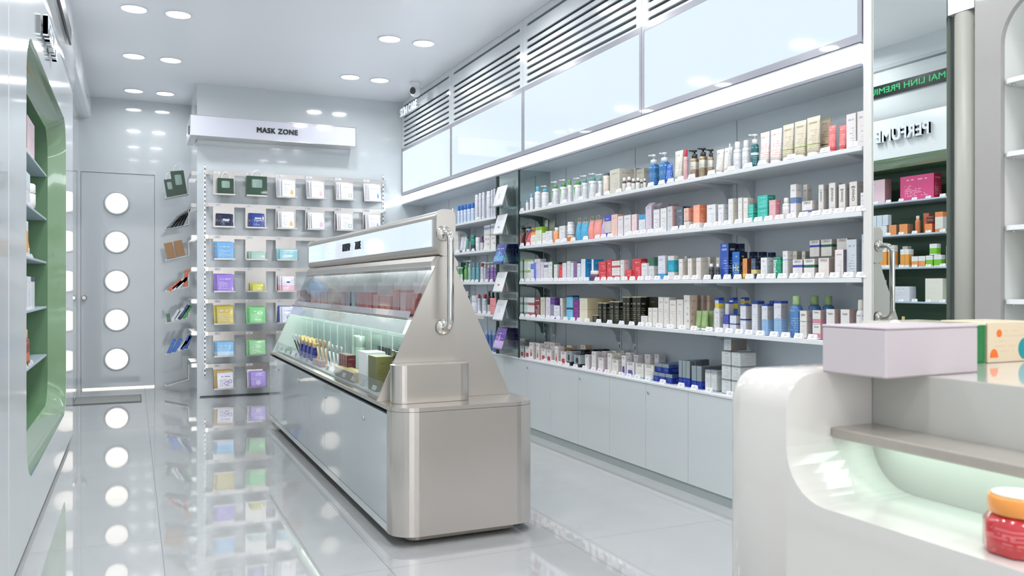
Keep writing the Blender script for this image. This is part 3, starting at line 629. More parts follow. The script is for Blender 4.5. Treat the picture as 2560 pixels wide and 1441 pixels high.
# bulkhead over the left side, left wall
mb = MB(); prof = [(-1.0, 2.93), (-.47, 2.93), (-.425, 2.938), (-.405, 2.96), (XL, 3.0), (XL, ZC), (-1.0, ZC)]
mb.loft([[(x, y, z) for x, z in prof] for y in (-2.9, 6.795)], smooth=False)
struct(mb.build('trim_1', WHITE))
mb = MB(); mb.loft([[(x, y, z - (.05 if z < 3.05 else 0)) for x, z in prof] for y in (6.80, YB)], smooth=False)
struct(mb.build('trim_8', WHITE))
struct(MB().box(-1.2, -.52, 6.8, YB, 0, 2.93).build('wall_left', GRAYW))
struct(MB().box(-1.2, -.80, -3, 6.8, 0, 2.93).build('wall_left_near', WHITE))
# mask wall pillar
struct(MB().box(.572, 3.3, YM, YB, 0, ZC).build('wall_mask', GRAYW))
struct(MB().box(.60, 2.66, YM - .012, YM - .001, 0, .012).build('baseboard_back', pm('dark_base', (.30, .32, .33), .4)))
# front wall behind the camera: shop window bays open to daylight
struct(MB().box(-1.2, 3.4, -3.1, -3, 2.6, ZC).box(-1.2, -.5, -3.1, -3, 0, 2.6).box(3.1, 3.4, -3.1, -3, 0, 2.6).box(1.25, 1.35, -3.1, -3, 0, 2.6).build('wall_front', WHITE))
wn = struct(link('window_1', None, None, (1.3, -3.05, 0)))
MB().box(-1.8, 1.8, -.005, .005, 0, 2.6).build('window_pane', clear('shop_glass', (.98, .99, 1), .1), wn)
# right wall
struct(MB().box(3.2, 3.3, -3, YM, 0, ZC).box(XR + .05, 3.2, 2.38, 2.42, 0, ZC).build('wall_right', WHITE))
struct(MB().box(2.93, 3.0, 2.42, YM, .557, 1.985).build('wall_right_shelf_back', BACK))
mb = MB()
for y in (3.49, 4.47, 5.4, 6.9, 7.9): mb.box(2.928, 2.93, y - .001, y + .001, .557, 1.985)
struct(mb.build('trim_2', pm('joint_dark', (.50, .53, .56), .5)))
struct(MB().box(XR + .012, 3.0, 2.42, YM, 1.985, 2.0).build('trim_3', BACK))
struct(MB().box(XR + .16, XR + .2, 2.42, YM, 2.0, ZC).build('trim_4', SLOTBK))
struct(MB().box(XR - .006, XR + .14, 2.376, 2.412, 0, ZC).build('trim_5', pm('post_cream', (.86, .855, .84), .25)))
# mirror and what stands right of it
mr = thing('wall_mirror', 'tall wall mirror right of the shelving reflecting the green cabinet', 'mirror', (XR, 2.21, 0))
MB().box(.002, .008, -.164, .164, 0, ZC - .003).build('mirror_glass', MIRR, mr)
MB().box(.0085, .03, -.164, .165, 0, ZC - .003).build('mirror_backing', pm('mirror_back', (.45, .5, .47), .4), mr)
cl = thing('pilaster', 'rounded grey metal pilaster between the mirror and white niche cabinet', 'pillar', (XR + .05, 1.99, 0))
MB().lathe([(.049, 0), (.049, 2.075)], 32, sx=1.0).build('pilaster_shaft', speckle(pm('satin_grey_metal', (.60, .60, .565), .45), 60, .02), cl)
MB().box(-.045, .12, -.0495, .053, 2.078, ZC - .003).build('pilaster_header', WHITE, cl)

# ---------------------------------------------------------------- downlights
TRIM = pm('downlight_trim', (.93, .94, .96), .3); LENS = pm('downlight_lens', (1, 1, 1), .5, emit=(.985, .99, 1), es=9)
dm = (MB().lathe([(.093, -.001), (.094, -.006), (.088, -.009), (.083, -.004), (.082, 0)], 32, cap0=False, cap1=False).mesh('trim_ring', TRIM), MB().lathe([(.082, -.005), (.082, -.002)], 32).mesh('lens', LENS))
for dx in dm: recalc(dx)
rows_ = [(y, .005, .303) for y in (9.295, 7.9, 6.55, 5.18, 3.8, 2.42, 1.05, -.3, -1.7)] + [(y, 1.89, 2.18) for y in (7.82, 6.48, 5.12, 3.78, 2.42, 1.05, -.3, -1.7)]
al = bpy.data.lights.new('downlight_lamp', 'AREA'); al.shape = 'DISK'; al.size = .15; al.energy = DOWNLIGHT; al.spread = R(165); al.color = (.985, .99, 1)
al2 = al.copy(); al2.energy = DOWNLIGHT * .28
for y, xa, xb in rows_:
    side = 'left' if xa < 1 else 'right'
    for x, lr in ((xa, 'left'), (xb, 'right')):
        near = {9.295: 'closest to the door wall', 7.9: 'second from the door wall', 6.55: 'third from the door wall', 7.82: 'closest to the mask wall', 6.48: 'second from the mask wall'}.get(y, 'nearer than the camera view shows')
        lab = 'round recessed ceiling downlight, %s of the pair %s, %s row' % (lr, near, side)
        if 'nearer' in near: lab = 'round ceiling downlight, near part of %s row' % side
        t = thing('downlight', lab, 'light', (x, y, ZC), group='round downlights in the ceiling')
        for nme, me in zip(('trim_ring', 'lens'), dm): link(nme, me, t)
        link('lamp', al if y < 9 else al2, t, (0, 0, -.0065))
cm = thing('security_camera', 'small white dome security camera on ceiling above the letters', 'camera', (2.53, 7.77, ZC))
MB().lathe([(.055, 0), (.055, -.02), (.045, -.03), (.045, -.07)], 24).build('mount', TRIM, cm)
MB().lathe([(.001, -.145), (.025, -.14), (.045, -.12), (.052, -.095), (.048, -.07), (.04, -.06)], 24).build('housing', TRIM, cm)
MB().lathe([(.001, 0), (.02, -.002), (.032, -.012), (.036, -.026)], 20, sx=.8).build('camera_eye', pm('black_lens', (.05, .06, .08), .1, coat=1), cm, (-.03, -.032, -.095)).rotation_euler = (R(-90), 0, R(-40))

# ---------------------------------------------------------------- louvre panels, light boxes, light strip
LIT = pm('lightbox_face', (.15, .16, .17), .05, coat=.3, emit=(.885, .945, 1.0), es=BOX)
LITS = pm('lightstrip_face', (.3, .3, .3), .3, emit=(.95, .98, 1), es=6)
FRAME = pm('lightbox_frame', (.60, .605, .64), .2, coat=.3)
seams = [8.676, 7.144, 5.598, 4.004, 2.42]
nth = ('farthest from camera', 'second from the far end', 'third from the far end', 'nearest the mirror')
for i in range(4):
    y1, y0 = seams[i] - .002, seams[i + 1] + .002; ym = (y0 + y1) / 2; hw_ = (y1 - y0) / 2
    lv = thing('louvre_panel', 'white slotted louvre panel above a light box, ' + nth[i], 'panel', (XR, ym, 0), group='slotted panels over the light boxes')
    slots = [rrect(-hw_ + .055, hw_ - .055, z - .0105, z + .0105, .0105, 4) for z in (3.05, 2.93, 2.879, 2.828, 2.777, 2.726, 2.675, 2.624)]
    mb = MB(); mb.prism([[(-hw_, 2.602), (hw_, 2.602), (hw_, ZC - .002), (-hw_, ZC - .002)]] + slots, lambda a, b: (0, a, b), lambda a, b: (.012, a, b))
    mb.build('slotted_face', WHITE, lv)
    lb = thing('light_box', 'blank glowing white light box panel above shelves, ' + nth[i], 'light box', (XR, ym, 0), group='glowing light boxes above the shelves')
    inn = [(-hw_ + .022, 2.122), (hw_ - .022, 2.122), (hw_ - .022, 2.566), (-hw_ + .022, 2.566)]
    MB().prism([[(-hw_, 2.088), (hw_, 2.088), (hw_, 2.600), (-hw_, 2.600)], inn], lambda a, b: (-.004, a, b), lambda a, b: (.03, a, b)).build('frame', FRAME, lb)
    MB().box(0, .02, -hw_ + .02, hw_ - .02, 2.12, 2.568).build('lit_face', LIT, lb)
ls = thing('light_strip', 'long glowing white strip running under the light boxes', 'light', (XR, 5.55, 2.0))
MB().box(0, .03, -3.12, 3.12, .003, .078).build('diffuser', LITS, ls)
MB().box(-.003, .14, -3.12, 3.12, .079, .085).box(-.003, .012, -3.12, 3.12, -.012, .002).build('channel', FRAME, ls)
LET = pm('white_letters', (.95, .97, .98), .3, emit=(.95, .98, 1), es=.25)
t = thing('wall_lettering', 'white raised SKIN CARE letters on the louvre panel in the corner', 'sign', (XR - .04, 8.33, 2.968))
link('letters', text_mesh('SKIN CARE', .122, .003, '-x', LET, cond=.90, bold=.0018, sp=1.08), t)
MB().box(.01, .04, -.25, -.245, -.01, 0).box(.01, .04, .245, .25, -.01, 0).build('standoff', CHROME, t)

# ---------------------------------------------------------------- base cabinets under the shelves
DOORW = speckle(pm('cabinet_door_grey', (.80, .825, .83), .16, coat=.35), 3, .012)
edges = [2.42, 2.78] + [3.175 + .396 * i for i in range(14)] + [8.674]
for i in range(len(edges) - 1):
    y0, y1 = edges[i] + .0015, edges[i + 1] - .0015
    k = i
    t = thing('base_cabinet', 'pale grey base cabinet under the product shelves', 'cabinet', (XR, (y0 + y1) / 2, 0), group='base cabinets along the right wall')
    hw_ = (y1 - y0) / 2
    MB().box(.018, .26, -hw_, hw_, .05, .54).build('carcass', DOORW, t)
    d = MB().cbox(0, .018, -hw_, hw_, .053, .541, .0015).build('door', DOORW, t)
    if i % 2 == 1: MB().lathe([(.009, 0), (.009, .004), (.004, .005)], 14).build('door_lock', CHROME, d, (0, hw_ - .028, .492)).rotation_euler = (0, R(-90), 0)
struct(MB().box(XR + .012, XR + .03, 2.42, 8.674, 0, .05).build('baseboard_right', pm('kick_grey', (.66, .70, .70), .35)))
ct = thing('display_ledge', 'long white ledge on top of the grey base cabinets', 'counter', (XR, 5.55, .541))
MB().cbox(-.004, .262, -3.12, 3.12, .0015, .016, .002).build('ledge_top', SHELFW, ct)

# column clad in grey mirror glass
c0 = struct(MB().box(XR, 2.93, 5.656, 6.08, .557, 1.985).build('trim_6', GLASSM))
struct(MB().box(XR - .012, XR, 5.652, 5.664, .557, 1.985).box(XR - .012, XR, 6.07, 6.082, .557, 1.985).build('trim_7', pm('glass_edge', (.13, .2, .19), .2)))

# ---------------------------------------------------------------- slotted rails and bracket shelves
def rail_mat():
    m = pm('slotted_rail_metal', (.72, .74, .75), .3, metal=.5); nt = m.node_tree; N = nt.nodes; L = nt.links; b = N['Principled BSDF']
    tc = N.new('ShaderNodeTexCoord'); s = N.new('ShaderNodeSeparateXYZ'); L.new(tc.outputs['Object'], s.inputs[0])
    def M(op, a, v):
        q = N.new('ShaderNodeMath'); q.operation = op; L.new(a, q.inputs[0]); q.inputs[1].default_value = v; return q.outputs[0]
    f = M('FRACT', M('MULTIPLY', s.outputs[2], 22), 0); g = M('LESS_THAN', f, .55)
    h2 = M('LESS_THAN', M('ABSOLUTE', s.outputs[1], 0), .0045); h3 = M('LESS_THAN', M('ABSOLUTE', s.outputs[0], 0), .0045)
    q = N.new('ShaderNodeMath'); q.operation = 'MULTIPLY'; L.new(g, q.inputs[0]); L.new(h2, q.inputs[1])
    q2 = N.new('ShaderNodeMath'); q2.operation = 'MULTIPLY'; L.new(q.outputs[0], q2.inputs[0]); L.new(h3, q2.inputs[1])
    mx = N.new('ShaderNodeMix'); mx.data_type = 'RGBA'; L.new(q2.outputs[0], mx.inputs[0]); mx.inputs[6].default_value = lin((.92, .93, .94)); mx.inputs[7].default_value = lin((.08, .08, .09))
    L.new(mx.outputs[2], b.inputs['Base Color']); return m
RAIL = rail_mat()
rm = MB().box(-.004, .004, -.009, .009, 0, 1.045).mesh('rail', RAIL); recalc(rm)
for y in (5.58, 4.645, 4.46, 3.54, 3.37, 2.5, 6.2, 7.2, 7.4, 8.4):
    lab = 'vertical slotted metal shelf rail on the grey back panel'
    tag(link('slotted_rail', rm, None, (2.924, y, .60)), lab, 'rail', 'slotted rails behind the shelves')
SH = {'top': 1.667, 'second': 1.403, 'third': 1.135, 'fourth': .869}
bays = [(2.42, 3.435, 'nearest the mirror'), (3.439, 4.55, 'in the middle bay'), (4.554, 5.648, 'beside the mirrored column'), (6.09, 7.38, 'in the far bay behind the column'), (7.384, 8.67, 'in the corner bay by the mask wall')]
BRK = pm('bracket_grey', (.74, .77, .79), .35, metal=.1)
bp = [(.0, .0), (.24, .0), (.24, -.008), (.10, -.022), (.05, -.04), (.03, -.07), (.022, -.11), (0, -.12)]
for nm, z in SH.items():
    for y0, y1, where in bays:
        L_ = y1 - y0
        t = thing('shelf', 'white metal %s shelf %s' % (nm, where), 'shelf', (2.79, (y0 + y1) / 2, z), group='bracket shelves on the right wall')
        dz = 0.0
        mb = MB().cbox(-.13, .132, -L_ / 2, L_ / 2, -.02 + dz, -.0012 + dz, .0012); mb.build('shelf_board', SHELFW, t)
        for sy in (-1, 1):
            yb = sy * (L_ / 2 - .092)
            MB().prism([bp], lambda a, b: (.13 - a, yb - .002, -.0205 + b), lambda a, b: (.13 - a, yb + .002, -.0205 + b)).build('bracket', BRK, t)

# ================================================================ product makers (front faces local -x, width along y)
CAPW = pm('cap_white', (.90, .90, .91), .3); CAPC = pm('cap_clear', (.86, .89, .92), .12, coat=.5)
WH = (.885, .885, .895); IV = (.88, .865, .835); BG = (.80, .775, .72)
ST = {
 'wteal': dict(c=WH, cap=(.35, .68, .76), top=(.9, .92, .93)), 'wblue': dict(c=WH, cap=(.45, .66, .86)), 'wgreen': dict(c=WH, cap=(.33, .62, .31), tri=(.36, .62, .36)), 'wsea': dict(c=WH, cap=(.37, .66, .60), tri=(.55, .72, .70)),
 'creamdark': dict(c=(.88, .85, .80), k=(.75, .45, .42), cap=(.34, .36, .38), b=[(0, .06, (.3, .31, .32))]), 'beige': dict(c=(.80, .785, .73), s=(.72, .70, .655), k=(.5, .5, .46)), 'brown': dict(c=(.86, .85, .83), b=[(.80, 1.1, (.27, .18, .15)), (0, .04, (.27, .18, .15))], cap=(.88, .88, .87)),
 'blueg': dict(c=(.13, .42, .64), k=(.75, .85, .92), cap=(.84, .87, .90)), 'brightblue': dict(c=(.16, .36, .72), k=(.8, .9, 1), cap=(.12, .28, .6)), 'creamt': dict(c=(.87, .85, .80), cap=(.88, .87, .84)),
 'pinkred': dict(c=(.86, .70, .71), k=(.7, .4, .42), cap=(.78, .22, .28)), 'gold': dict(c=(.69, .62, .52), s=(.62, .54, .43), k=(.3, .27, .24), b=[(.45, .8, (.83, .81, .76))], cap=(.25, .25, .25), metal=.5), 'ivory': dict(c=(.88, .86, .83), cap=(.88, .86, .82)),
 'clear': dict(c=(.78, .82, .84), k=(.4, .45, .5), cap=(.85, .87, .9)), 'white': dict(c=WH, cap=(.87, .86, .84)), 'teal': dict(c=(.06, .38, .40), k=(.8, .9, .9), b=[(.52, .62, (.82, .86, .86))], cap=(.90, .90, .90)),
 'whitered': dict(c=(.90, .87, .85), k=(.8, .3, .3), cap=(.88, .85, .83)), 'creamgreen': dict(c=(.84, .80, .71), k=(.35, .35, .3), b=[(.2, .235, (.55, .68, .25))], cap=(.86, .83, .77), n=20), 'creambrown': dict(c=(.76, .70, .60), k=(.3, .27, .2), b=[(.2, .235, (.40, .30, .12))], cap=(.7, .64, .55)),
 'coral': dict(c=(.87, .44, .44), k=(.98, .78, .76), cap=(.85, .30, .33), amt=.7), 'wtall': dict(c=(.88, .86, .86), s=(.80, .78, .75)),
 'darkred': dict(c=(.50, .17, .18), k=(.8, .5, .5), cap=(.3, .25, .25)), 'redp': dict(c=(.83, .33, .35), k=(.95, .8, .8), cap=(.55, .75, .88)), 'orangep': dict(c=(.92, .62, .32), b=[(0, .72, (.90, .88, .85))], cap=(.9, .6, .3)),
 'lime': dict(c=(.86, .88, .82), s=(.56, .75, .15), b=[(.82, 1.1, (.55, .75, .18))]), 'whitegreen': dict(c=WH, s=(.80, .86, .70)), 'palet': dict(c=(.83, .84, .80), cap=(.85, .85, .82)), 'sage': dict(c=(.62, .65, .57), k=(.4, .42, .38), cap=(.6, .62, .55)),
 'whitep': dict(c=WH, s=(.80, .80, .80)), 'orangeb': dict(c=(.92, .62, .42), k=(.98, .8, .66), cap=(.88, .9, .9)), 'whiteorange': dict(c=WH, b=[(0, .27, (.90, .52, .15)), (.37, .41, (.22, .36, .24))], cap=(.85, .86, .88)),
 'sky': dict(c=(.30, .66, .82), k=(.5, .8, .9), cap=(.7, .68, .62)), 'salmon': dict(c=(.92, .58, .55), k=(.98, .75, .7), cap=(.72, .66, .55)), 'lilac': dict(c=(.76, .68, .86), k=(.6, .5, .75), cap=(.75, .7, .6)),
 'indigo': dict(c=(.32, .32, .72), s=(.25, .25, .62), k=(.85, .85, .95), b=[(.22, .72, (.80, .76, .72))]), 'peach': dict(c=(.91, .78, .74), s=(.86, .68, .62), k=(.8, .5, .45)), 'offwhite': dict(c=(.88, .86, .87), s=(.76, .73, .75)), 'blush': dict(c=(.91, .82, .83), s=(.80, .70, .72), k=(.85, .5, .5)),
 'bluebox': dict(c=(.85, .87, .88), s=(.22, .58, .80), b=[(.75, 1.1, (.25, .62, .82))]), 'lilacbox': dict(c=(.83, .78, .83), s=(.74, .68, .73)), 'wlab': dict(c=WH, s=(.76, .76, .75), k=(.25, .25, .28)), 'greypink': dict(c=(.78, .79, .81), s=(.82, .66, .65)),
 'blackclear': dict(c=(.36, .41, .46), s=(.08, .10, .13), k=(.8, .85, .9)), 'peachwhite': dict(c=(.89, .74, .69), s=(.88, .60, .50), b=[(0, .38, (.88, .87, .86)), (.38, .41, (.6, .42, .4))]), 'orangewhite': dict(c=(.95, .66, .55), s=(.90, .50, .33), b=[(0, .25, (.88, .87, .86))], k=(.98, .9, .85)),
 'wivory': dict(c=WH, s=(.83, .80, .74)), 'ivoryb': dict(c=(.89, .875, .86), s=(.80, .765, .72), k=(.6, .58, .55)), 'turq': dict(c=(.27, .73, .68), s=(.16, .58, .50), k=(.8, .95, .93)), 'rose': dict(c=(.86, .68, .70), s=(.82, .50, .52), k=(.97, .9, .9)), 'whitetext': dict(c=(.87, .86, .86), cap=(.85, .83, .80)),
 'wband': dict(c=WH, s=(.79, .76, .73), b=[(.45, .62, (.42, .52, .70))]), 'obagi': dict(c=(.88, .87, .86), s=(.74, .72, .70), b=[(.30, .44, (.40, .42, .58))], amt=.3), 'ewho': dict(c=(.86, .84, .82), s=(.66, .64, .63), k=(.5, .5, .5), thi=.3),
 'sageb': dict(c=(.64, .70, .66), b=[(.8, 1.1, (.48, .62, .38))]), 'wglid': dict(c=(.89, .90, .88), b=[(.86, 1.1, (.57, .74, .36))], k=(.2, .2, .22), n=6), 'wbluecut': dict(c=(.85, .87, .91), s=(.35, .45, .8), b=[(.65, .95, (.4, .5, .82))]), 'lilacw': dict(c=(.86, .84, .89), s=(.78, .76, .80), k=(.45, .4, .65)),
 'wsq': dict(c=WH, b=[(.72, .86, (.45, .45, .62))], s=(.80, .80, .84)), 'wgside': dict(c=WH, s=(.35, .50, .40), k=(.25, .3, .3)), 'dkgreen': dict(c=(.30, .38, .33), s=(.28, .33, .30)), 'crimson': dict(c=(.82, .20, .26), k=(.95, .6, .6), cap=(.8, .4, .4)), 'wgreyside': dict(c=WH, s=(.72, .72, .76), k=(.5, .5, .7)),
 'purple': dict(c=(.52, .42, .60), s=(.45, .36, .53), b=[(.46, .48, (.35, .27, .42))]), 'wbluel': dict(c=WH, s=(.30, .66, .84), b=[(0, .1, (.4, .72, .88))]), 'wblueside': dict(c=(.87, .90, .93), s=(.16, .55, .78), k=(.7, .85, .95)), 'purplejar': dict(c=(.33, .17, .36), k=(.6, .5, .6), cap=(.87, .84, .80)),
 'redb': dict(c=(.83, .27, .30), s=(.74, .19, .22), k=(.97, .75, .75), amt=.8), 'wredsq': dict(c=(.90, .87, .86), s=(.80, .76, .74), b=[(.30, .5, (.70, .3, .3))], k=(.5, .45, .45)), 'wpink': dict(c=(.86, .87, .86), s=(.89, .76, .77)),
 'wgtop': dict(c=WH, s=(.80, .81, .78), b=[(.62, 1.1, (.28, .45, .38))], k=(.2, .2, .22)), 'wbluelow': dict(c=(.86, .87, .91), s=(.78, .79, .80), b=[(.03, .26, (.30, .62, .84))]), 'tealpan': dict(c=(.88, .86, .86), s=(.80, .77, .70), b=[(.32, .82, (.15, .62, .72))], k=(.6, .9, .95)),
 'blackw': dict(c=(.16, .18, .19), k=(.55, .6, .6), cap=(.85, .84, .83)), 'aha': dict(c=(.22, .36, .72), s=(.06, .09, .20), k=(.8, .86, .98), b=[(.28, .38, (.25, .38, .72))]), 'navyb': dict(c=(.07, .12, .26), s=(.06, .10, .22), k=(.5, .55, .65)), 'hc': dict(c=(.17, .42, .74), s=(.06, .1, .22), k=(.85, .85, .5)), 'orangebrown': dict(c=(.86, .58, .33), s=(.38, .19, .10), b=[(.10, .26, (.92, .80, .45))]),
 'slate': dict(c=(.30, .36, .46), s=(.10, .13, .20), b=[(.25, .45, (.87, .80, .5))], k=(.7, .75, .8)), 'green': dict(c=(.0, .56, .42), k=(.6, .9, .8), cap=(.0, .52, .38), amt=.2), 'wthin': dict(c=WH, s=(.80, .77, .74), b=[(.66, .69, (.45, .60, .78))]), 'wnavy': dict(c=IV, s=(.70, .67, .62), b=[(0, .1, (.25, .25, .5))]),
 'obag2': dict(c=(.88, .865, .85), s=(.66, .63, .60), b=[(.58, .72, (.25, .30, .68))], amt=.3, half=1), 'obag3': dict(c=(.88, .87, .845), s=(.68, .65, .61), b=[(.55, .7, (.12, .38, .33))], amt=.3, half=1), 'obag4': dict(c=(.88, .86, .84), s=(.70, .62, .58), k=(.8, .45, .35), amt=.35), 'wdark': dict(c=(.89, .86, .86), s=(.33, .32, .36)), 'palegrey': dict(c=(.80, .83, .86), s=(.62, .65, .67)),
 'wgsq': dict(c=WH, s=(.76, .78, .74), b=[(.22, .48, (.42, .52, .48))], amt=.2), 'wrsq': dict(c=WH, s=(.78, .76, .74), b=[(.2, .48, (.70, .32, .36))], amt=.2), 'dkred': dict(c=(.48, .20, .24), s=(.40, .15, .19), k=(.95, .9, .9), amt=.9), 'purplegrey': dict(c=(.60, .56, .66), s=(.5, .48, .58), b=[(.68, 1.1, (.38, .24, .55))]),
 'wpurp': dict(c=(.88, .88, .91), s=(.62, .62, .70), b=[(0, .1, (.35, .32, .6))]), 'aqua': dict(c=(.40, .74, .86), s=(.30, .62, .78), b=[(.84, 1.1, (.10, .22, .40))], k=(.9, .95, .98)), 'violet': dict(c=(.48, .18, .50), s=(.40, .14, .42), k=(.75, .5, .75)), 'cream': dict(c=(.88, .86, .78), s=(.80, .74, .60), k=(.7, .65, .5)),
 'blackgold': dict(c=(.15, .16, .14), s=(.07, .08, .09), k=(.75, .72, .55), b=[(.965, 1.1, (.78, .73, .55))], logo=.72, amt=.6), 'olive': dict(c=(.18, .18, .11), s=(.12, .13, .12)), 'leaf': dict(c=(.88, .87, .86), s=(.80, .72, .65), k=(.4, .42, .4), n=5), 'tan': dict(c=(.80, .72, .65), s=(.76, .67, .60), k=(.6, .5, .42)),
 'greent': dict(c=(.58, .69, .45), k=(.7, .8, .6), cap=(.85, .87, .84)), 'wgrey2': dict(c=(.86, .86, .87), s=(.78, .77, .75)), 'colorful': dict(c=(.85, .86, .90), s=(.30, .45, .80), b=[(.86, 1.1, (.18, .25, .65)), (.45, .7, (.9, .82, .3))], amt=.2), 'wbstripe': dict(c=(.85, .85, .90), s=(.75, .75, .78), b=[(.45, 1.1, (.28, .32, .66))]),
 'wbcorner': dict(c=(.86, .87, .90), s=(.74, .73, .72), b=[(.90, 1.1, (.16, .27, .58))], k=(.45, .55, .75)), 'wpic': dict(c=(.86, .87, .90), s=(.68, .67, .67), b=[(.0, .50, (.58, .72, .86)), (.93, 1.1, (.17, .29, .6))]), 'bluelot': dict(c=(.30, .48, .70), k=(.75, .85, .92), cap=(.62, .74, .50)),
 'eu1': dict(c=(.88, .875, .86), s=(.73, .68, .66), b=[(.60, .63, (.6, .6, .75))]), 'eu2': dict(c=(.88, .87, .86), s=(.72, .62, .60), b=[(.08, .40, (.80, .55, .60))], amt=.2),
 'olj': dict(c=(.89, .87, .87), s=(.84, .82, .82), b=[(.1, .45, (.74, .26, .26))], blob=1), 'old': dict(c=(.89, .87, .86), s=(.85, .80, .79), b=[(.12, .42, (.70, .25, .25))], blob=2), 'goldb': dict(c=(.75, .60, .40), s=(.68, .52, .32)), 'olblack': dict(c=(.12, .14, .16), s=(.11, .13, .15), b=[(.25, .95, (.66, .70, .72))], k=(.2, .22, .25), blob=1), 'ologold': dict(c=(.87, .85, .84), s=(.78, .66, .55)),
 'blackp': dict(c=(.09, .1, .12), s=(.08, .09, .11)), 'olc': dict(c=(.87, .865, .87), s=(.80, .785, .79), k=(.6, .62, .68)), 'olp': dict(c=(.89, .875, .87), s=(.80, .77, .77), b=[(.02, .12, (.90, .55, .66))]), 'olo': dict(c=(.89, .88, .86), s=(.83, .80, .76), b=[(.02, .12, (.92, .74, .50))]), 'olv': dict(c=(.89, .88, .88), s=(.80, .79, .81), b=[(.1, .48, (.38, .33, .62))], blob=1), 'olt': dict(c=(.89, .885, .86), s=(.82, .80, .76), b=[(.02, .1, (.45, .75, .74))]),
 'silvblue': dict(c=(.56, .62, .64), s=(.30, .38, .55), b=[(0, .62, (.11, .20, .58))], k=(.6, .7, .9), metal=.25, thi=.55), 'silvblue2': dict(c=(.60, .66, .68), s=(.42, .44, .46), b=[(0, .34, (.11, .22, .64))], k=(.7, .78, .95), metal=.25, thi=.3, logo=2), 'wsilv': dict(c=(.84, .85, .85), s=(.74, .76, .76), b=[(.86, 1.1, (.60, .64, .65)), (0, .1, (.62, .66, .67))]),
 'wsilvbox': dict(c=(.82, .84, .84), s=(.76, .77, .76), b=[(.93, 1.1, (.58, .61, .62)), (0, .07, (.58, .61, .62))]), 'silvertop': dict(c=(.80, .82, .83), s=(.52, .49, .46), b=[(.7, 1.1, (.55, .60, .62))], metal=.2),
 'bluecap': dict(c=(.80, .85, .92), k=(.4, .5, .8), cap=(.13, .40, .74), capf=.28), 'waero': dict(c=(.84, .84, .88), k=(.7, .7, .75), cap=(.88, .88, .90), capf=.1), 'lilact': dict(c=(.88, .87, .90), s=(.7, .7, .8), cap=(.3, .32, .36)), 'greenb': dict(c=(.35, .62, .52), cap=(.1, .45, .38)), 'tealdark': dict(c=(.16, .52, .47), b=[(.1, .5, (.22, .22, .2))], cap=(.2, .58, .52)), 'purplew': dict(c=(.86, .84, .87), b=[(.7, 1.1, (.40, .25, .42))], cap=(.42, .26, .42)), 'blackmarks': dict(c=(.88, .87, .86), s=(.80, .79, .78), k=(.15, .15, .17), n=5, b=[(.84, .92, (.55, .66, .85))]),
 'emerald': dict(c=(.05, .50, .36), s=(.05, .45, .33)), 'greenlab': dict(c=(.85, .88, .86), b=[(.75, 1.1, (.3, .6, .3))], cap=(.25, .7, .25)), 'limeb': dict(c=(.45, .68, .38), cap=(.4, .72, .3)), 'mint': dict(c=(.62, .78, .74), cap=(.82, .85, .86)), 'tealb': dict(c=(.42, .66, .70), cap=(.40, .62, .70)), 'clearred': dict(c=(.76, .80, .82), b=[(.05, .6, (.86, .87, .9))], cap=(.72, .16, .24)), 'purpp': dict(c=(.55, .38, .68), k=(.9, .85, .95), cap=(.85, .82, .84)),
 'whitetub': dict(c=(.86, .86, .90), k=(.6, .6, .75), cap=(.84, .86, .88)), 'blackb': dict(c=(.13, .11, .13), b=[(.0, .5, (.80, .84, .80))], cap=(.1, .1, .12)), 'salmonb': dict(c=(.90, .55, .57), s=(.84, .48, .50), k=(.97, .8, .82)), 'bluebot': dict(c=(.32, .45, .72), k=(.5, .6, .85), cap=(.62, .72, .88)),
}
def stm(st, kind=''):
    d = ST[st]
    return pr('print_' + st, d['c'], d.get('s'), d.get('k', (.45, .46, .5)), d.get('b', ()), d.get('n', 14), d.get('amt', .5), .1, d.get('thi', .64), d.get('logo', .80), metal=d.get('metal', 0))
INK = pm('dark_print', (.16, .17, .20), .5); INKG = pm('grey_print', (.45, .45, .47), .5); INKW = pm('white_print', (.93, .95, .97), .4)
_P = {}
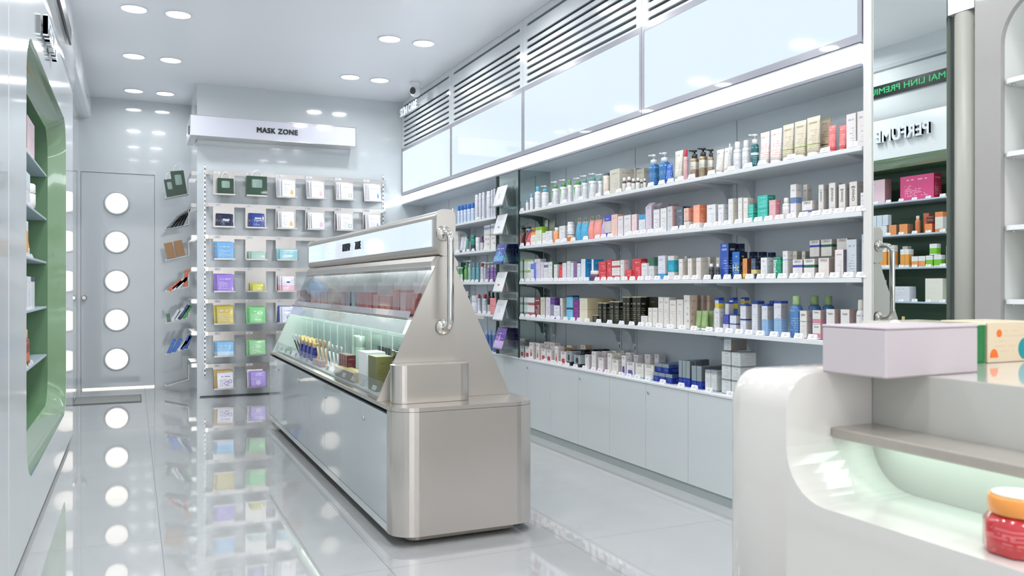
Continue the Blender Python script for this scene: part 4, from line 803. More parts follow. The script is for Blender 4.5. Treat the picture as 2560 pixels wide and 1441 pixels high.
def proto(kind, w, d, hh, st, o):
    key = (kind, round(w, 3), round(d, 3), round(hh, 3), st, o.get('txt'), o.get('vtxt'), o.get('ring'))
    if key in _P: return _P[key]
    s = ST[st]; parts = []; m = stm(st); capm = pm('cap_' + st, s.get('cap', (.9, .9, .9)), .3, coat=.2)
    def P(nm, mb, mat, loc=(0, 0, 0), depth=0):
        me = mb.mesh(nm, mat); recalc(me); parts.append((nm, me, loc)); return me
    if kind == 'box':
        if st == 'lilacbox':
            P('carton_body', MB().loft([[(x, y, z) for x, z in ((-d / 2, 0), (d / 2, 0), (d / 2, hh * .86), (0, hh), (-d / 2, hh * .86))] for y in (-w / 2, w / 2)], smooth=False), m)
        else: P('carton_body', MB().cbox(-d / 2, d / 2, -w / 2, w / 2, 0, hh, .0012), m)
        if s.get('blob') == 1:
            pass
    elif kind in ('pump', 'bottle', 'can', 'jar'):
        r = w / 2; e = 2.0
        if st in ('wteal', 'wgreen', 'wsea', 'blueg', 'gold', 'purplejar', 'orangeb', 'bluelot'): e = 2.6
        if st == 'gold' or kind in ('can', 'jar'): e = 2
        if kind == 'can':
            cf = s.get('capf', .12)
            P('can_body', MB().lathe([(r * .96, 0), (r, .004), (r, hh * (1 - cf) - .006), (r * .9, hh * (1 - cf))], 20), m)
            P('cap', MB().lathe([(r * .92, hh * (1 - cf)), (r * .94, hh * (1 - cf) + .002), (r * .92, hh * .97), (r * .75, hh)], 20), capm)
        elif kind == 'jar':
            P('jar_body', MB().lathe([(r * .8, 0), (r * .95, .006), (r, hh * .2), (r, hh * .58), (r * .9, hh * .62)], 22), m)
            P('lid', MB().lathe([(r * .97, hh * .62), (r * .99, hh * .66), (r * .99, hh * .96), (r * .93, hh)], 22), capm)
        elif kind == 'pump':
            bh = hh * (.72 if st != 'gold' else .74); nk = r * .42
            P('bottle_body', MB().lathe([(r * .93, 0), (r, .006), (r, bh * .88), (r * .9, bh * .95), (nk, bh)], 20, e=e), m)
            P('collar', MB().lathe([(nk * 1.6, bh - .003), (nk * 1.62, bh + hh * .11), (nk * 1.2, bh + hh * .13)], 16), capm)
            t = pm('pump_head_%s' % ('dark' if st == 'gold' else 'light'), (.2, .2, .2) if st == 'gold' else (.87, .89, .9), .25)
            P('pump_head', MB().lathe([(.0045, bh + hh * .11), (.0045, hh * .94), (.013, hh * .94), (.013, hh)], 12).box(-.034, 0, -.005, .005, hh * .945, hh * .985), t)
        else:
            bh = hh * (.78 if st not in ('brown', 'white', 'whitetext') else .76); nk = r * .6
            P('bottle_body', MB().lathe([(r * .93, 0), (r, .005), (r, bh * .86), (r * .88, bh * .95), (nk, bh)], 20, e=e), m)
            P('cap', MB().lathe([(nk * 1.05, bh), (nk * 1.12, bh + .003), (nk * 1.08, hh * .985), (nk * .9, hh)], 18), capm)
        if s.get('tri'):
            tm = pm('tri_' + st, s['tri'], .4); bx = -r * 1.01 if e < 2.3 else -r * 1.0
            P('leaf_label', MB().prism([[(-r * .35, hh * .60), (r * .25, hh * .62), (-r * .12, hh * .22)]], lambda a, b: (bx - .0008, a, b), lambda a, b: (bx + .004, a, b)), tm)
    elif kind == 'tube':
        ch = hh * .12; rr = w / 2
        rings = []
        for f in (0, .15, .35, .6, .85, 1):
            z = ch + (hh - ch) * f; ry = rr * (.86 + .14 * f); rx = max(.0012, min(rr * .8, .022) * (1 - f ** 1.3))
            rings.append([(rx * math.cos(2 * PI * k / 20), ry * math.sin(2 * PI * k / 20), z) for k in range(20)])
        P('tube_body', MB().loft(rings), m)
        P('cap', MB().lathe([(rr * .78, 0), (rr * .80, .002), (rr * .80, ch * .95), (rr * .74, ch)], 18, sx=min(1, .022 / (rr * .8)) * 1.0), capm)
    elif kind == 'pouch':
        bh = hh * .82; rings = []
        for f in (0, .08, .4, .75, .93, 1):
            ry = w / 2 * (1 - .04 * math.sin(f * PI)); rx = max(.0015, d / 2 * (.55 + .45 * math.sin(min(1, f * 1.6) * PI / 2)) * (1 - max(0, f - .55) / .45) ** .8)
            rings.append([(rx * math.copysign(abs(math.cos(t)) ** .8, math.cos(t)), ry * math.copysign(abs(math.sin(t)) ** .7, math.sin(t)), bh * f) for t in [2 * PI * (k + .5) / 20 for k in range(20)]])
        P('pouch_body', MB().loft(rings), m)
        if o.get('ring'):
            mb = MB(); cz = bh + .012; rr = min(.02, w * .3)
            mb.tube([(0, rr * math.cos(2 * PI * i / 18), cz + rr * .8 * math.sin(2 * PI * i / 18)) for i in range(19)], .0035, 8, caps=False); mb.box(-.004, .004, -w * .36, w * .36, bh - .012, bh + .002)
            P('ring_hanger', mb, capm)
        else:
            P('twist_top', MB().lathe([(.006, bh - .006), (.005, bh + .006), (.02, hh * .93), (.024, hh), (.012, hh * .99)], 14), capm)
    # lettering parts
    fx = -(d if kind == 'box' else w) / 2 - .0004
    if o.get('txt'):
        sz = min(w * .27, .022); dark = st in ('aha', 'hc', 'olblack', 'navyb')
        zt = hh * (.90 if st not in ('wband', 'eu2', 'eu1') else .86)
        if st == 'hc': sz, zt = .05, hh * .4
        if st == 'aha': zt = hh * .93
        ink = pm('yellow_print', (.88, .88, .45), .5) if st == 'hc' else (INKW if st == 'aha' else INKG)
        parts.append(('lettering', text_mesh(o['txt'], sz, .0002, '-x', ink, cond=.85 if len(o['txt']) < 6 else .7, res=2), (fx, 0, zt)))
    if o.get('vtxt'):
        parts.append(('lettering', text_mesh(o['vtxt'], min(.021, w * .5) if kind == 'box' else .03, .0002, '-xv', INKW if st == 'green' else INK, cond=1.0, bold=0 if st != 'green' else .0006, res=2), (fx, 0, hh * (.62 if kind == 'box' else .5))))
    if s.get('blob'):
        if s['blob'] == 1 and st in ('olj', 'olv'):
            parts.append(('printed_picture', _blob(w * .62, hh * .36, pr_col(st)), (fx, 0, hh * .1)))
        elif s['blob'] == 2: parts.append(('printed_picture', _blob(w * .34, hh * .5, pr_col(st), 1), (fx, 0, hh * .1)))
        elif st == 'olblack': parts.append(('printed_picture', _blob(w * .5, hh * .42, pm('pic_dark', (.2, .2, .22), .4)), (fx, 0, hh * .3)))
    _P[key] = parts; return parts
def pr_col(st): return pm('pic_' + st, {'olj': (.72, .22, .24), 'old': (.66, .2, .2), 'olv': (.36, .31, .62)}[st], .4)
_B = {}
def _blob(w, hh, mat, drop=0):
    k = (round(w, 3), round(hh, 3), mat.name, drop)
    if k in _B: return _B[k]
    if drop: lp = [(-w / 2, hh * .12), (0, 0), (w / 2, hh * .12), (w / 2, hh * .5), (w * .18, hh * .6), (w * .14, hh), (-w * .14, hh), (-w * .18, hh * .6), (-w / 2, hh * .5)]
    else: lp = [(-w * .38, 0), (w * .38, 0), (w / 2, hh * .3), (w / 2, hh * .62), (w * .4, hh * .66), (w * .46, hh), (-w * .46, hh), (-w * .4, hh * .66), (-w / 2, hh * .62), (-w / 2, hh * .3)]
    me = MB().prism([lp], lambda a, b: (-.0002, a, b), lambda a, b: (.0003, a, b)).mesh('printed_picture', mat); recalc(me); _B[k] = me; return me
NAMES = {'box': ('carton', 'box'), 'pump': ('pump_bottle', 'bottle'), 'bottle': ('bottle', 'bottle'), 'can': ('canister', 'can'), 'jar': ('jar', 'jar'), 'tube': ('tube', 'tube'), 'pouch': ('refill_pouch', 'pouch')}
def place(kind, w, d, hh, st, o, label, loc, rz=0, group=None, tilt=None):
    pt = proto(kind, w, d, hh, st, o); nm, cat = NAMES[kind]
    if len(pt) == 1:
        t = link(nm, pt[0][1], None, loc, (0, 0, rz)); tag(t, label, cat, group)
    else:
        t = thing(nm, label, cat, loc, (0, 0, rz), group)
        for a, me, l in pt: link(a, me, t, l)
    if tilt: t.rotation_euler = tilt
    return t
# ================================================================ products on the right wall
for k_ in ('olj', 'old', 'olv'): ST[k_].pop('b', None)
KIND_D = {'box': .05, 'pouch': .045, 'tube': .04}
SHORT = []
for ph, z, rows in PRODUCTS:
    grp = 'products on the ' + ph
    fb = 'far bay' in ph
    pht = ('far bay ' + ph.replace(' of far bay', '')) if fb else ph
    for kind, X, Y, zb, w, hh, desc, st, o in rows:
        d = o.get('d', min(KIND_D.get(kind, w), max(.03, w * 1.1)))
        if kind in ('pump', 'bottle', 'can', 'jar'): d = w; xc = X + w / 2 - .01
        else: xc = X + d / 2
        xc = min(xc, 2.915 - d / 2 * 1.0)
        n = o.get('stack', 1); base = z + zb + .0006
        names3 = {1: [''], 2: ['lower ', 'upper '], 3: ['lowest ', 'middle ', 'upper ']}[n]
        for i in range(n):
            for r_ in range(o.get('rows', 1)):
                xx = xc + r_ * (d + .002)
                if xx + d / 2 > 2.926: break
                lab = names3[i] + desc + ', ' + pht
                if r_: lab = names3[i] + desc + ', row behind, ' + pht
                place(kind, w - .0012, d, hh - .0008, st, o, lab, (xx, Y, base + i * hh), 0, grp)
        if X < 2.75: SHORT.append((ph, Y, desc))

# price tags along the shelf edges
TAGW = pm('tag_frame_white', (.93, .93, .95), .25, coat=.3)
TAGC = pr('tag_card', (.88, .88, .90), None, (.10, .10, .18), (), 4, .85, .1, .9, 2)
mb = MB()
mb.prism([[(0, 0), (.016, 0), (.0145, .0015), (.011, .0225), (.009, .0225)]], lambda a, b: (a, -.024, b), lambda a, b: (a, .024, b))
tagm = mb.mesh('price_tag', TAGW); recalc(tagm)
mc = MB().add([(-.0008 + .0015, -.021, .003), (-.0008 + .0015, .021, .003), (-.0008 + .0082, .021, .0205), (-.0008 + .0082, -.021, .0205), (.001 + .0015, -.021, .003), (.001 + .0015, .021, .003), (.001 + .0082, .021, .0205), (.001 + .0082, -.021, .0205)], [(0, 1, 2, 3), (7, 6, 5, 4), (0, 4, 5, 1), (2, 6, 7, 3), (0, 3, 7, 4), (1, 5, 6, 2)]).mesh('card', TAGC); recalc(mc)
for ph, z, ys in TAGS:
    last = 99
    for y in sorted(ys, reverse=True):
        if last - y < .049: y = last - .0495
        last = y
        if 5.60 < y < 6.11: y = 5.62 if y < 5.85 else 6.12
        near = min((abs(yy - y), ds) for p2, yy, ds in SHORT if p2 == ph)[1]
        near = near.split(' on ')[0].split(' behind')[0]
        if len(near.split()) > 5: near = near.split(' with ')[0].split(' and ')[0]
        lab = 'price tag by ' + near + ', ' + (ph.replace(' of far bay', '') + ' far bay' if 'far' in ph else ph)
        t = thing('price_tag', lab, 'price tag', (2.661 if ph[:7] != 'cabinet' else 2.672, y, z + .0006), group='price tags on the ' + ph)
        link('tag_holder', tagm, t); link('card', mc, t)

# ================================================================ mask wall
PEG = .318; BZ = [2.222 - PEG * i for i in range(7)]
CX_ = [.815, 1.12, 1.415, 1.712, 2.013, 2.315]
for x, wh in ((.645, 'left'), (2.456, 'right')):
    tag(link('slotted_rail', MB().box(-.009, .009, -.004, .004, -1.05, 1.05).build('rail', RAIL).data, None, (x, YM - .006, 1.25)), 'vertical slotted rail at the %s edge of the sachet display' % wh, 'rail')
    bpy.data.objects.remove(bpy.data.objects['rail'])
ordn = ('top', 'second', 'third', 'fourth', 'fifth', 'sixth', 'lowest')
for i, z in enumerate(BZ):
    t = thing('display_bar', 'horizontal satin metal bar of the sachet wall, %s bar from top' % ordn[i], 'bar', (1.555, YM, z), group='bars of the sachet wall')
    MB().box(-.90, .90, -.075, -.068, -.018, .018).build('bar', PLATE, t)
    for sx in (-.90, .90): MB().box(sx - .012, sx + .012, -.08, -.0105, -.02, .02).build('end_bracket', CHROME, t)
def mask_holder(x, y, z, rz, label, acr=False, w_=.2, hh=.225, grp='sachet holders'):
    m = ACR if acr else PLATE
    t = thing('sachet_holder', label, 'holder', (x, y, z), (0, 0, rz), grp)
    a = MB(); k = .1
    a.add([(-w_ / 2, 0, .016), (w_ / 2, 0, .016), (w_ / 2, .0, -hh), (-w_ / 2, 0, -hh), (-w_ / 2, .002, .016), (w_ / 2, .002, .016), (w_ / 2, .002, -hh), (-w_ / 2, .002, -hh)], [(0, 3, 2, 1), (4, 5, 6, 7), (0, 1, 5, 4), (1, 2, 6, 5), (2, 3, 7, 6), (3, 0, 4, 7)])
    a.build('back_plate', m, t)
    MB().box(-w_ / 2, w_ / 2, -.10, -.0005, -hh - .002, -hh).build('tray', m, t)
    MB().box(-w_ / 2, w_ / 2, -.102, -.1002, -hh - .002, -hh + .012).build('tray_lip', m, t)
    if not acr: MB().box(-w_ / 2 + .008, -w_ / 2 + .07, -.0035, -.0008, -.012, .012).build('price_card', TAGC, t)
    return t
_S = {}
def sachet_mesh(w_, hh, st, glossy=True, th=.006):
    k = (w_, hh, st)
    if k in _S: return _S[k]
    d = SA[st]; m = pr('sachet_' + st, d['c'], d['c'], d.get('k', (.9, .9, .95)), d.get('b', ()), d.get('n', 16), d.get('amt', .6), .15, .6, d.get('logo', .72), rough=.22, coat=.5)
    rings = []
    for f in (0, .06, .3, .5, .7, .94, 1):
        tt = th * (.12 + .88 * math.sin(PI * f) ** .6) / 2
        rings.append([(-w_ / 2, 0, hh * f), (-w_ * .44, -tt * .4, hh * f), (-w_ * .2, -tt, hh * f), (w_ * .2, -tt, hh * f), (w_ * .44, -tt * .4, hh * f), (w_ / 2, 0, hh * f), (w_ * .44, tt * .4, hh * f), (w_ * .2, tt, hh * f), (-w_ * .2, tt, hh * f), (-w_ * .44, tt * .4, hh * f)])
    me = MB().loft(rings).mesh('sachet', m); recalc(me); _S[k] = me; return me
SA = {
 'whiteamp': dict(c=(.90, .90, .92), k=(.3, .35, .45), n=22, amt=.35), 'navy': dict(c=(.10, .13, .27), logo=.46), 'blue': dict(c=(.15, .25, .56), logo=.5), 'skyblue': dict(c=(.48, .68, .86), k=(.8, .9, .97)), 'sage': dict(c=(.62, .75, .70)), 'aqua': dict(c=(.56, .76, .79)),
 'purple': dict(c=(.60, .49, .83)), 'lime': dict(c=(.77, .76, .26)), 'pinkwhite': dict(c=(.90, .88, .92), b=[(0, .42, (.92, .73, .79))], k=(.5, .5, .6)), 'gold': dict(c=(.78, .70, .33)), 'green': dict(c=(.50, .80, .53), k=(.85, .97, .85)), 'whiteblue': dict(c=(.86, .88, .93), k=(.3, .45, .7)), 'bluewater': dict(c=(.52, .73, .89), b=[(0, .35, (.72, .85, .94))]), 'green2': dict(c=(.56, .79, .57)),
 'molecule': dict(c=(.90, .89, .92), k=(.45, .38, .62), amt=.8), 'goldback': dict(c=(.80, .68, .42)), 'violet': dict(c=(.66, .57, .85)), 'whitetop': dict(c=(.90, .90, .92), k=(.2, .2, .25)), 'sideblue': dict(c=(.22, .37, .75)), 'white': dict(c=(.90, .91, .92), k=(.5, .5, .6), amt=.3), 'deepblue': dict(c=(.13, .25, .60), b=[(.12, .4, (.30, .58, .78))]), 'purplegrad': dict(c=(.42, .28, .68), b=[(0, .4, (.76, .68, .88))]),
 'black': dict(c=(.07, .09, .09), k=(.8, .85, .85), amt=.8), 'orange': dict(c=(.90, .40, .20)), 'greend': dict(c=(.18, .48, .30)), 'greenbr': dict(c=(.13, .70, .25)), 'navyw': dict(c=(.1, .16, .40)), 'blues': dict(c=(.18, .43, .78)), 'kraft': dict(c=(.72, .53, .32), k=(.5, .35, .2), amt=.15)}
def sachet(w_, hh, st, label, loc, tilt, rz=0, grp='sachets on the mask wall', roll=0, extra=None):
    nm = 'sachet'
    me = sachet_mesh(w_, hh, st)
    if extra:
        t = thing(nm, label, 'sachet', loc, (-tilt, roll, rz), grp); link('foil_pack', me, t)
        for a, b, l in extra: link(a, b, t, l)
    else: t = tag(link(nm, me, None, loc, (-tilt, roll, rz)), label, 'sachet', grp)
    return t
def motif(kind, col):
    k = (kind, col)
    if k in _B: return _B[k]
    m = pm('motif_%s_%s' % (kind, '%.2f%.2f%.2f' % col), col, .3)
    if kind == 'vial': lp = [[(-.013, 0), (.013, 0), (.015, .004), (.015, .03), (.008, .036), (.011, .048), (-.011, .048), (-.008, .036), (-.015, .03), (-.015, .004)]]
    elif kind == 'square': lp = [rrect(-.018, .018, 0, .036, .005), rrect(-.013, .013, .005, .031, .003)[::-1]]
    elif kind == 'drop': lp = [[(-.006, 0), (.006, 0), (.007, .03), (.002, .055), (-.002, .055), (-.007, .03)]]
    elif kind == 'ring': lp = [circ(0, .02, .018, 20), circ(0, .02, .013, 20)[::-1]]
    elif kind == 'disc': lp = [circ(0, .02, .024, 24)]
    elif kind == 'oval': lp = [[(a * 1.0, b * .42) for a, b in circ(0, 0, .02, 20)]]
    me = MB().prism(lp, lambda a, b: (a, -.0006, b), lambda a, b: (a, .0006, b)).mesh('printed_motif', m); recalc(me); _B[k] = me; return me
def snas(sz): return text_mesh('SNAS', sz, .0002, '-y', INKW, bold=.0008, res=2)
cn = ('first', 'second', 'third', 'fourth', 'fifth', 'rightmost'); coln = ['leftmost', 'second', 'third', 'fourth', 'fifth', 'rightmost']
amp = [('vial', (.86, .70, .38)), ('vial', (.85, .70, .78)), ('square', (.60, .75, .58)), ('drop', (.18, .60, .80))]
ampn = ['gold vial', 'pink vial', 'green square', 'blue drop']
PACK = {}
for r_ in (0, 1):
    for c in (2, 3, 4, 5):
        PACK[(r_, c)] = (['whiteamp'] * (4 if r_ == 0 else 3), .135, .185 if r_ == 0 else .18, 'white sachet with %s print' % ampn[c - 2], [('printed_motif', motif(*amp[c - 2]), (.032, -.0036, .035))])
PACK[(1, 0)] = (['navy'] * 3, .13, .135, 'navy sachet with white print', [('lettering', snas(.026), (0, -.0037, .075))])
PACK[(1, 1)] = (['blue'] * 3, .125, .15, 'royal blue sachet with white print', [('lettering', snas(.026), (0, -.0037, .10))])
PACK[(2, 0)] = (['skyblue'] * 3, .165, .175, 'sky blue sachet', None)
PACK[(2, 1)] = (['sage'] * 2, .15, .088, 'small sage green sachet', None)
PACK[(2, 2)] = (['aqua'] * 3, .19, .115, 'shiny aqua sachet', None)
PACK[(3, 0)] = (['purple'] * 3, .165, .175, 'purple sachet', None)
PACK[(3, 1)] = (['lime'] * 2, .12, .09, 'small yellow green sachet', None)
PACK[(3, 2)] = (['pinkwhite'] * 3, .13, .16, 'white and pink sachet', [('printed_motif', motif('oval', (.12, .25, .5)), (0, -.0037, .10))])
PACK[(4, 0)] = (['gold'] * 3, .165, .185, 'golden yellow sachet', None)
PACK[(4, 1)] = (['green'] * 3, .165, .17, 'bright green sachet', None)
PACK[(4, 2)] = (['sideblue', 'whiteblue', 'whiteblue'], .13, .17, 'white sachet with blue print', [('printed_motif', motif('ring', (.2, .4, .65)), (0, -.0037, .04))])
PACK[(5, 0)] = (['bluewater'] * 3, .165, .145, 'sky blue sachet with water print', None)
PACK[(5, 1)] = (['green2'] * 3, .165, .155, 'pale green sachet with bubble print', [('printed_motif', motif('ring', (.75, .88, .7)), (-.03, -.0037, .02))])
PACK[(6, 0)] = (['goldback', 'goldback', 'molecule'], .155, .165, 'white sachet with purple molecule print', [('printed_motif', motif('ring', (.5, .42, .68)), (.01, -.0037, .035)), ('printed_motif', motif('ring', (.5, .42, .68)), (.045, -.0037, .055))])
PACK[(6, 1)] = (['whitetop', 'violet', 'violet'], .155, .16, 'lilac sachet with pale disc print', [('printed_motif', motif('disc', (.80, .75, .92)), (0, -.0037, .03))])
alt = {'goldback': 'tan sachet behind the white molecule sachet', 'whitetop': 'tall white sachet behind the lilac ones', 'sideblue': 'royal blue sachet behind white ones with blue print'}
pos_w = ['front', 'middle', 'rear', 'rearmost']
random.seed(4)
for r_, zb in enumerate(BZ):
    for c, xc in enumerate(CX_):
        if r_ >= 2 and c >= 3 or (r_ == 6 and c == 2) : continue
        mask_holder(xc, YM - .079, zb, 0, 'satin metal sachet holder, %s column of the %s row' % (coln[c], ordn[r_]), grp='sachet holders on the mask wall')
        if (r_, c) not in PACK: continue
        sts, w_, hh, ds, ex = PACK[(r_, c)]; n = len(sts)
        for i, st in enumerate(sts):
            j = n - 1 - i
            top = hh * (1.09 if (i < n - 1 and st in ('goldback', 'whitetop')) else 1) * (1 + .02 * j)
            lab = (alt[st] + (', %s one' % pos_w[j] if st == 'goldback' else '')) if st in alt else '%s, %s of %s stack in the %s row' % (ds, pos_w[j], 'its', ordn[r_])
            sachet(w_, round(top, 3), st, lab, (xc + .012 - .014 * j + random.uniform(-.004, .004), YM - .079 - .094 + j * .019, zb - .2247), R(13 - 1.5 * j), 0, roll=R(random.uniform(-1.5, 1.5)), extra=ex if (st == sts[-1]) else None)
# green gift bags in the top left holders
GRN = pm('bag_green', (.08, .24, .16), .35, coat=.2); RIB = pm('ribbon_white', (.90, .91, .92), .4); SHR = pr('bag_filling', (.50, .60, .56), None, (.75, .82, .80), (), 20, .8, 0, 1, 2)
def gift_bag(x, y, z, w_, hh, dp, label, rot=(0, 0, 0)):
    t = thing('gift_bag', label, 'bag', (x, y, z), rot, 'dark green gift bags')
    MB().prism([[(-w_ / 2, 0), (w_ / 2, 0), (w_ / 2 * .97, hh), (-w_ / 2 * .97, hh)]], lambda a, b: (a, -dp / 2 * (1 - .25 * b / hh), b), lambda a, b: (a, dp / 2 * (1 - .25 * b / hh), b)).build('bag_body', GRN, t)
    MB().prism([rrect(-w_ * .25, w_ * .25, hh * .42, hh * .84, .012)], lambda a, b: (a, -dp / 2 * (1 - .25 * b / hh) - .002, b), lambda a, b: (a, -dp / 2 * (1 - .25 * b / hh) + .001, b)).build('clear_window', SHR, t)
    for sy in (-1, 1):
        yy = sy * dp * .4; pts = [(-w_ * .27 + (w_ * .54) * i / 12, yy - sy * .004, hh - .01 + .075 * math.sin(PI * i / 12) ** .45) for i in range(13)]
        MB().loft([[(p[0], p[1] - .001, p[2]), (p[0] + .004, p[1] - .001, p[2] - .006), (p[0] + .004, p[1] + .001, p[2] - .006), (p[0], p[1] + .001, p[2])] for p in pts], smooth=False).build('ribbon_handle', RIB, t)
    return t
gift_bag(CX_[0] + .01, YM - .079 - .05, BZ[0] - .2247, .155, .165, .07, 'smaller dark green gift bag with window in the top left holder')
gift_bag(CX_[1] - .0, YM - .079 - .055, BZ[0] - .2247, .20, .20, .09, 'larger dark green gift bag with window, second holder of top row')

# header sign box over the mask wall
SGN = pm('sign_face_white', (.80, .805, .85), .06, coat=.6)
t = thing('header_sign', 'white box sign with black MASK ZONE lettering over the sachet wall', 'sign', (1.3, 8.45, 2.65))
mb = MB().box(-.80, .80, 0, .225, -.095, .095); mb.build('sign_box', SGN, t)
MB().box(-.80, -.735, .2255, .68, -.095, .095).build('side_box', SGN, t)
MB().box(-.803, .803, -.003, .22, .0955, .099).box(-.803, .803, -.003, .22, -.099, -.0955).box(.8005, .804, -.003, .22, -.095, .095).build('chrome_edge', CHROME, t)
for wd, wx in (('MASK', -.1015), ('ZONE', .1125)): link('letters', text_mesh(wd, .070, .003, '-y', pm('black_letters', (.05, .06, .09), .3), bold=.0022, cond=.94, sp=1.12), t, (.0 + wx, -.004, -.004))
MB().lathe([(.05, 0), (.05, .004), (.042, .004), (.042, .001)], 28, cap0=False, cap1=False).build('emblem_ring', pm('emblem_dark', (.25, .28, .32), .3), t, (-.8005, .25, -.01)).rotation_euler = (0, R(-90), 0)

# side of the mask pillar: racks pointing at the door aisle
for i, z in enumerate(BZ):
    t = thing('side_rack', 'steel wire tray on the side of mask pillar, %s tray from top' % ordn[i], 'rack', (.572, 9.15, z), group='trays on the pillar side')
    MB().box(-.045, -.0005, -.42, -.395, -.02, .02).box(-.045, -.0005, .2, .225, -.02, .02).build('end_bracket', CHROME, t)
    MB().box(-.052, -.046, -.42, .225, -.018, .018).build('bar', PLATE, t)
    mb = MB()
    mb.add([(-.055, -.10, -.17), (-.055, .12, -.17), (-.27, .12, -.225), (-.27, -.10, -.225), (-.055, -.10, -.173), (-.055, .12, -.173), (-.27, .12, -.228), (-.27, -.10, -.228)], [(0, 1, 2, 3), (7, 6, 5, 4), (0, 4, 5, 1), (1, 5, 6, 2), (2, 6, 7, 3), (3, 7, 4, 0)])
    mb.box(-.057, -.053, -.10, .12, -.173, -.016); mb.box(-.274, -.270, -.10, .12, -.228, -.208)
    mb.build('tray', PLATE, t)
def side_sachet(i, dx, st, hh, lean, label, w_=.16, yy=9.06, th=.0, cat='sachet', roll=0, rz=-50):
    # stands on the sloping tray, seen nearly edge on, leaning towards the pillar
    x = .572 - dx; z = BZ[i] - .17 - (dx - .055) * .256 + .002
    t = sachet(w_, hh, st, label, (x, yy + .10, z), 0, R(-90), 'packs on the pillar side racks'); t.rotation_euler = (-lean, 0, R(rz)); return t
gift_bag(.572 - .13, 9.12, BZ[0] - .186, .13, .25, .06, 'tall dark green gift bag on the pillar side rack, right one', (0, R(-8), 0))
gift_bag(.572 - .215, 9.10, BZ[0] - .208, .09, .18, .06, 'shorter dark green gift bag on the pillar side rack, left one', (0, R(-10), 0))
for k in range(5): side_sachet(1, .26 - .034 * k, 'black', .20, R(40 - 4 * k), 'black foil sachet leaning on the second side rack', w_=.11, rz=-72)
KR = pr('kraft_card', (.72, .54, .34), (.62, .45, .27), (.5, .36, .22), (), 10, .12)
for k, (dx, ds) in enumerate(((.215, 'left'), (.125, 'right'))):
    t = tag(MB().cbox(-.04, .04, -.035, .035, 0, .16, .001).build('carton', KR), 'brown kraft carton on the pillar side rack, %s one' % ds, 'box', 'packs on the pillar side racks'); t.location = (.572 - dx, 9.09, BZ[2] - .17 - (dx - .055) * .256 + .012); t.rotation_euler = (0, R(-13), 0)
def side_boxes(i, lst):
    for dx, colr, lean, hh, ds in lst:
        m = pr('sidebox_%s' % ds.replace(' ', '_'), colr, colr, (.85, .9, .95), (), 12, .3)
        t = tag(MB().cbox(-.016, .016, -.05, .03, 0, hh, .001).build('slim_carton', m), '%s slim carton leaning on the %s side rack' % (ds, ordn[i]), 'box', 'packs on the pillar side racks')
        for p in t.data.polygons: pass
        t.location = (.572 - dx, 9.06, BZ[i] - .17 - (dx - .055) * .256 + .008); t.rotation_euler = (0, lean, 0)
OR_, WT_, GR_, NV_, BL_ = (.90, .40, .2), (.87, .89, .9), (.15, .62, .28), (.1, .17, .4), (.2, .45, .8)
side_boxes(3, [(.24, OR_, R(48), .15, 'orange'), (.205, WT_, R(46), .15, 'white'), (.17, WT_, R(42), .15, 'white'), (.095, OR_, R(8), .17, 'upright orange')])
side_boxes(4, [(.24, (.2, .45, .3), R(-10), .08, 'dark green'), (.215, WT_, R(32), .13, 'white'), (.18, WT_, R(30), .14, 'white'), (.15, NV_, R(34), .17, 'navy'), (.11, GR_, R(30), .15, 'bright green')])
side_boxes(5, [(.245, BL_, R(22), .15, 'light blue'), (.20, BL_, R(28), .15, 'mid blue'), (.16, WT_, R(40), .13, 'white'), (.125, BL_, R(30), .16, 'royal blue'), (.085, (.16, .36, .66), R(20), .15, 'deep blue')])

# sachets on the mirrored column
colz = (1.719, 1.499, 1.271, 1.051, .832, .612)
cst = [('white', 'white sachet with grey figure'), ('white', 'plain white sachet'), ('deepblue', 'deep blue sachet with light blue disc'), ('white', 'white sachet with small red seal'), ('whiteamp', 'silvery white sachet'), ('purplegrad', 'purple sachet with lilac lower half')]
cex = [motif('vial', (.78, .74, .8)), motif('oval', (.6, .6, .65)), motif('disc', (.35, .62, .80)), motif('oval', (.8, .45, .42)), motif('ring', (.72, .78, .8)), motif('vial', (.85, .55, .78))]
for i, z in enumerate(colz):
    mask_holder(2.656, 5.87, z + .19, R(-90), 'clear holder on the mirrored column, %s from top' % (('first', 'second', 'third', 'fourth', 'fifth', 'lowest')[i]), True, .24, .19, 'clear holders on the mirrored column')
    for j in (2, 1, 0):
        sachet(.19 if i != 5 else .18, .165, cst[i][0], '%s on the mirrored column, %s one' % (cst[i][1], pos_w[j]), (2.656 - .092 + j * .018, 5.87 + .034 * j - .02, z + .002), R(17 - j), R(-90), 'sachets on the mirrored column', extra=[('printed_motif', cex[i], (0, -.0037, .06))] if j == 0 else None)
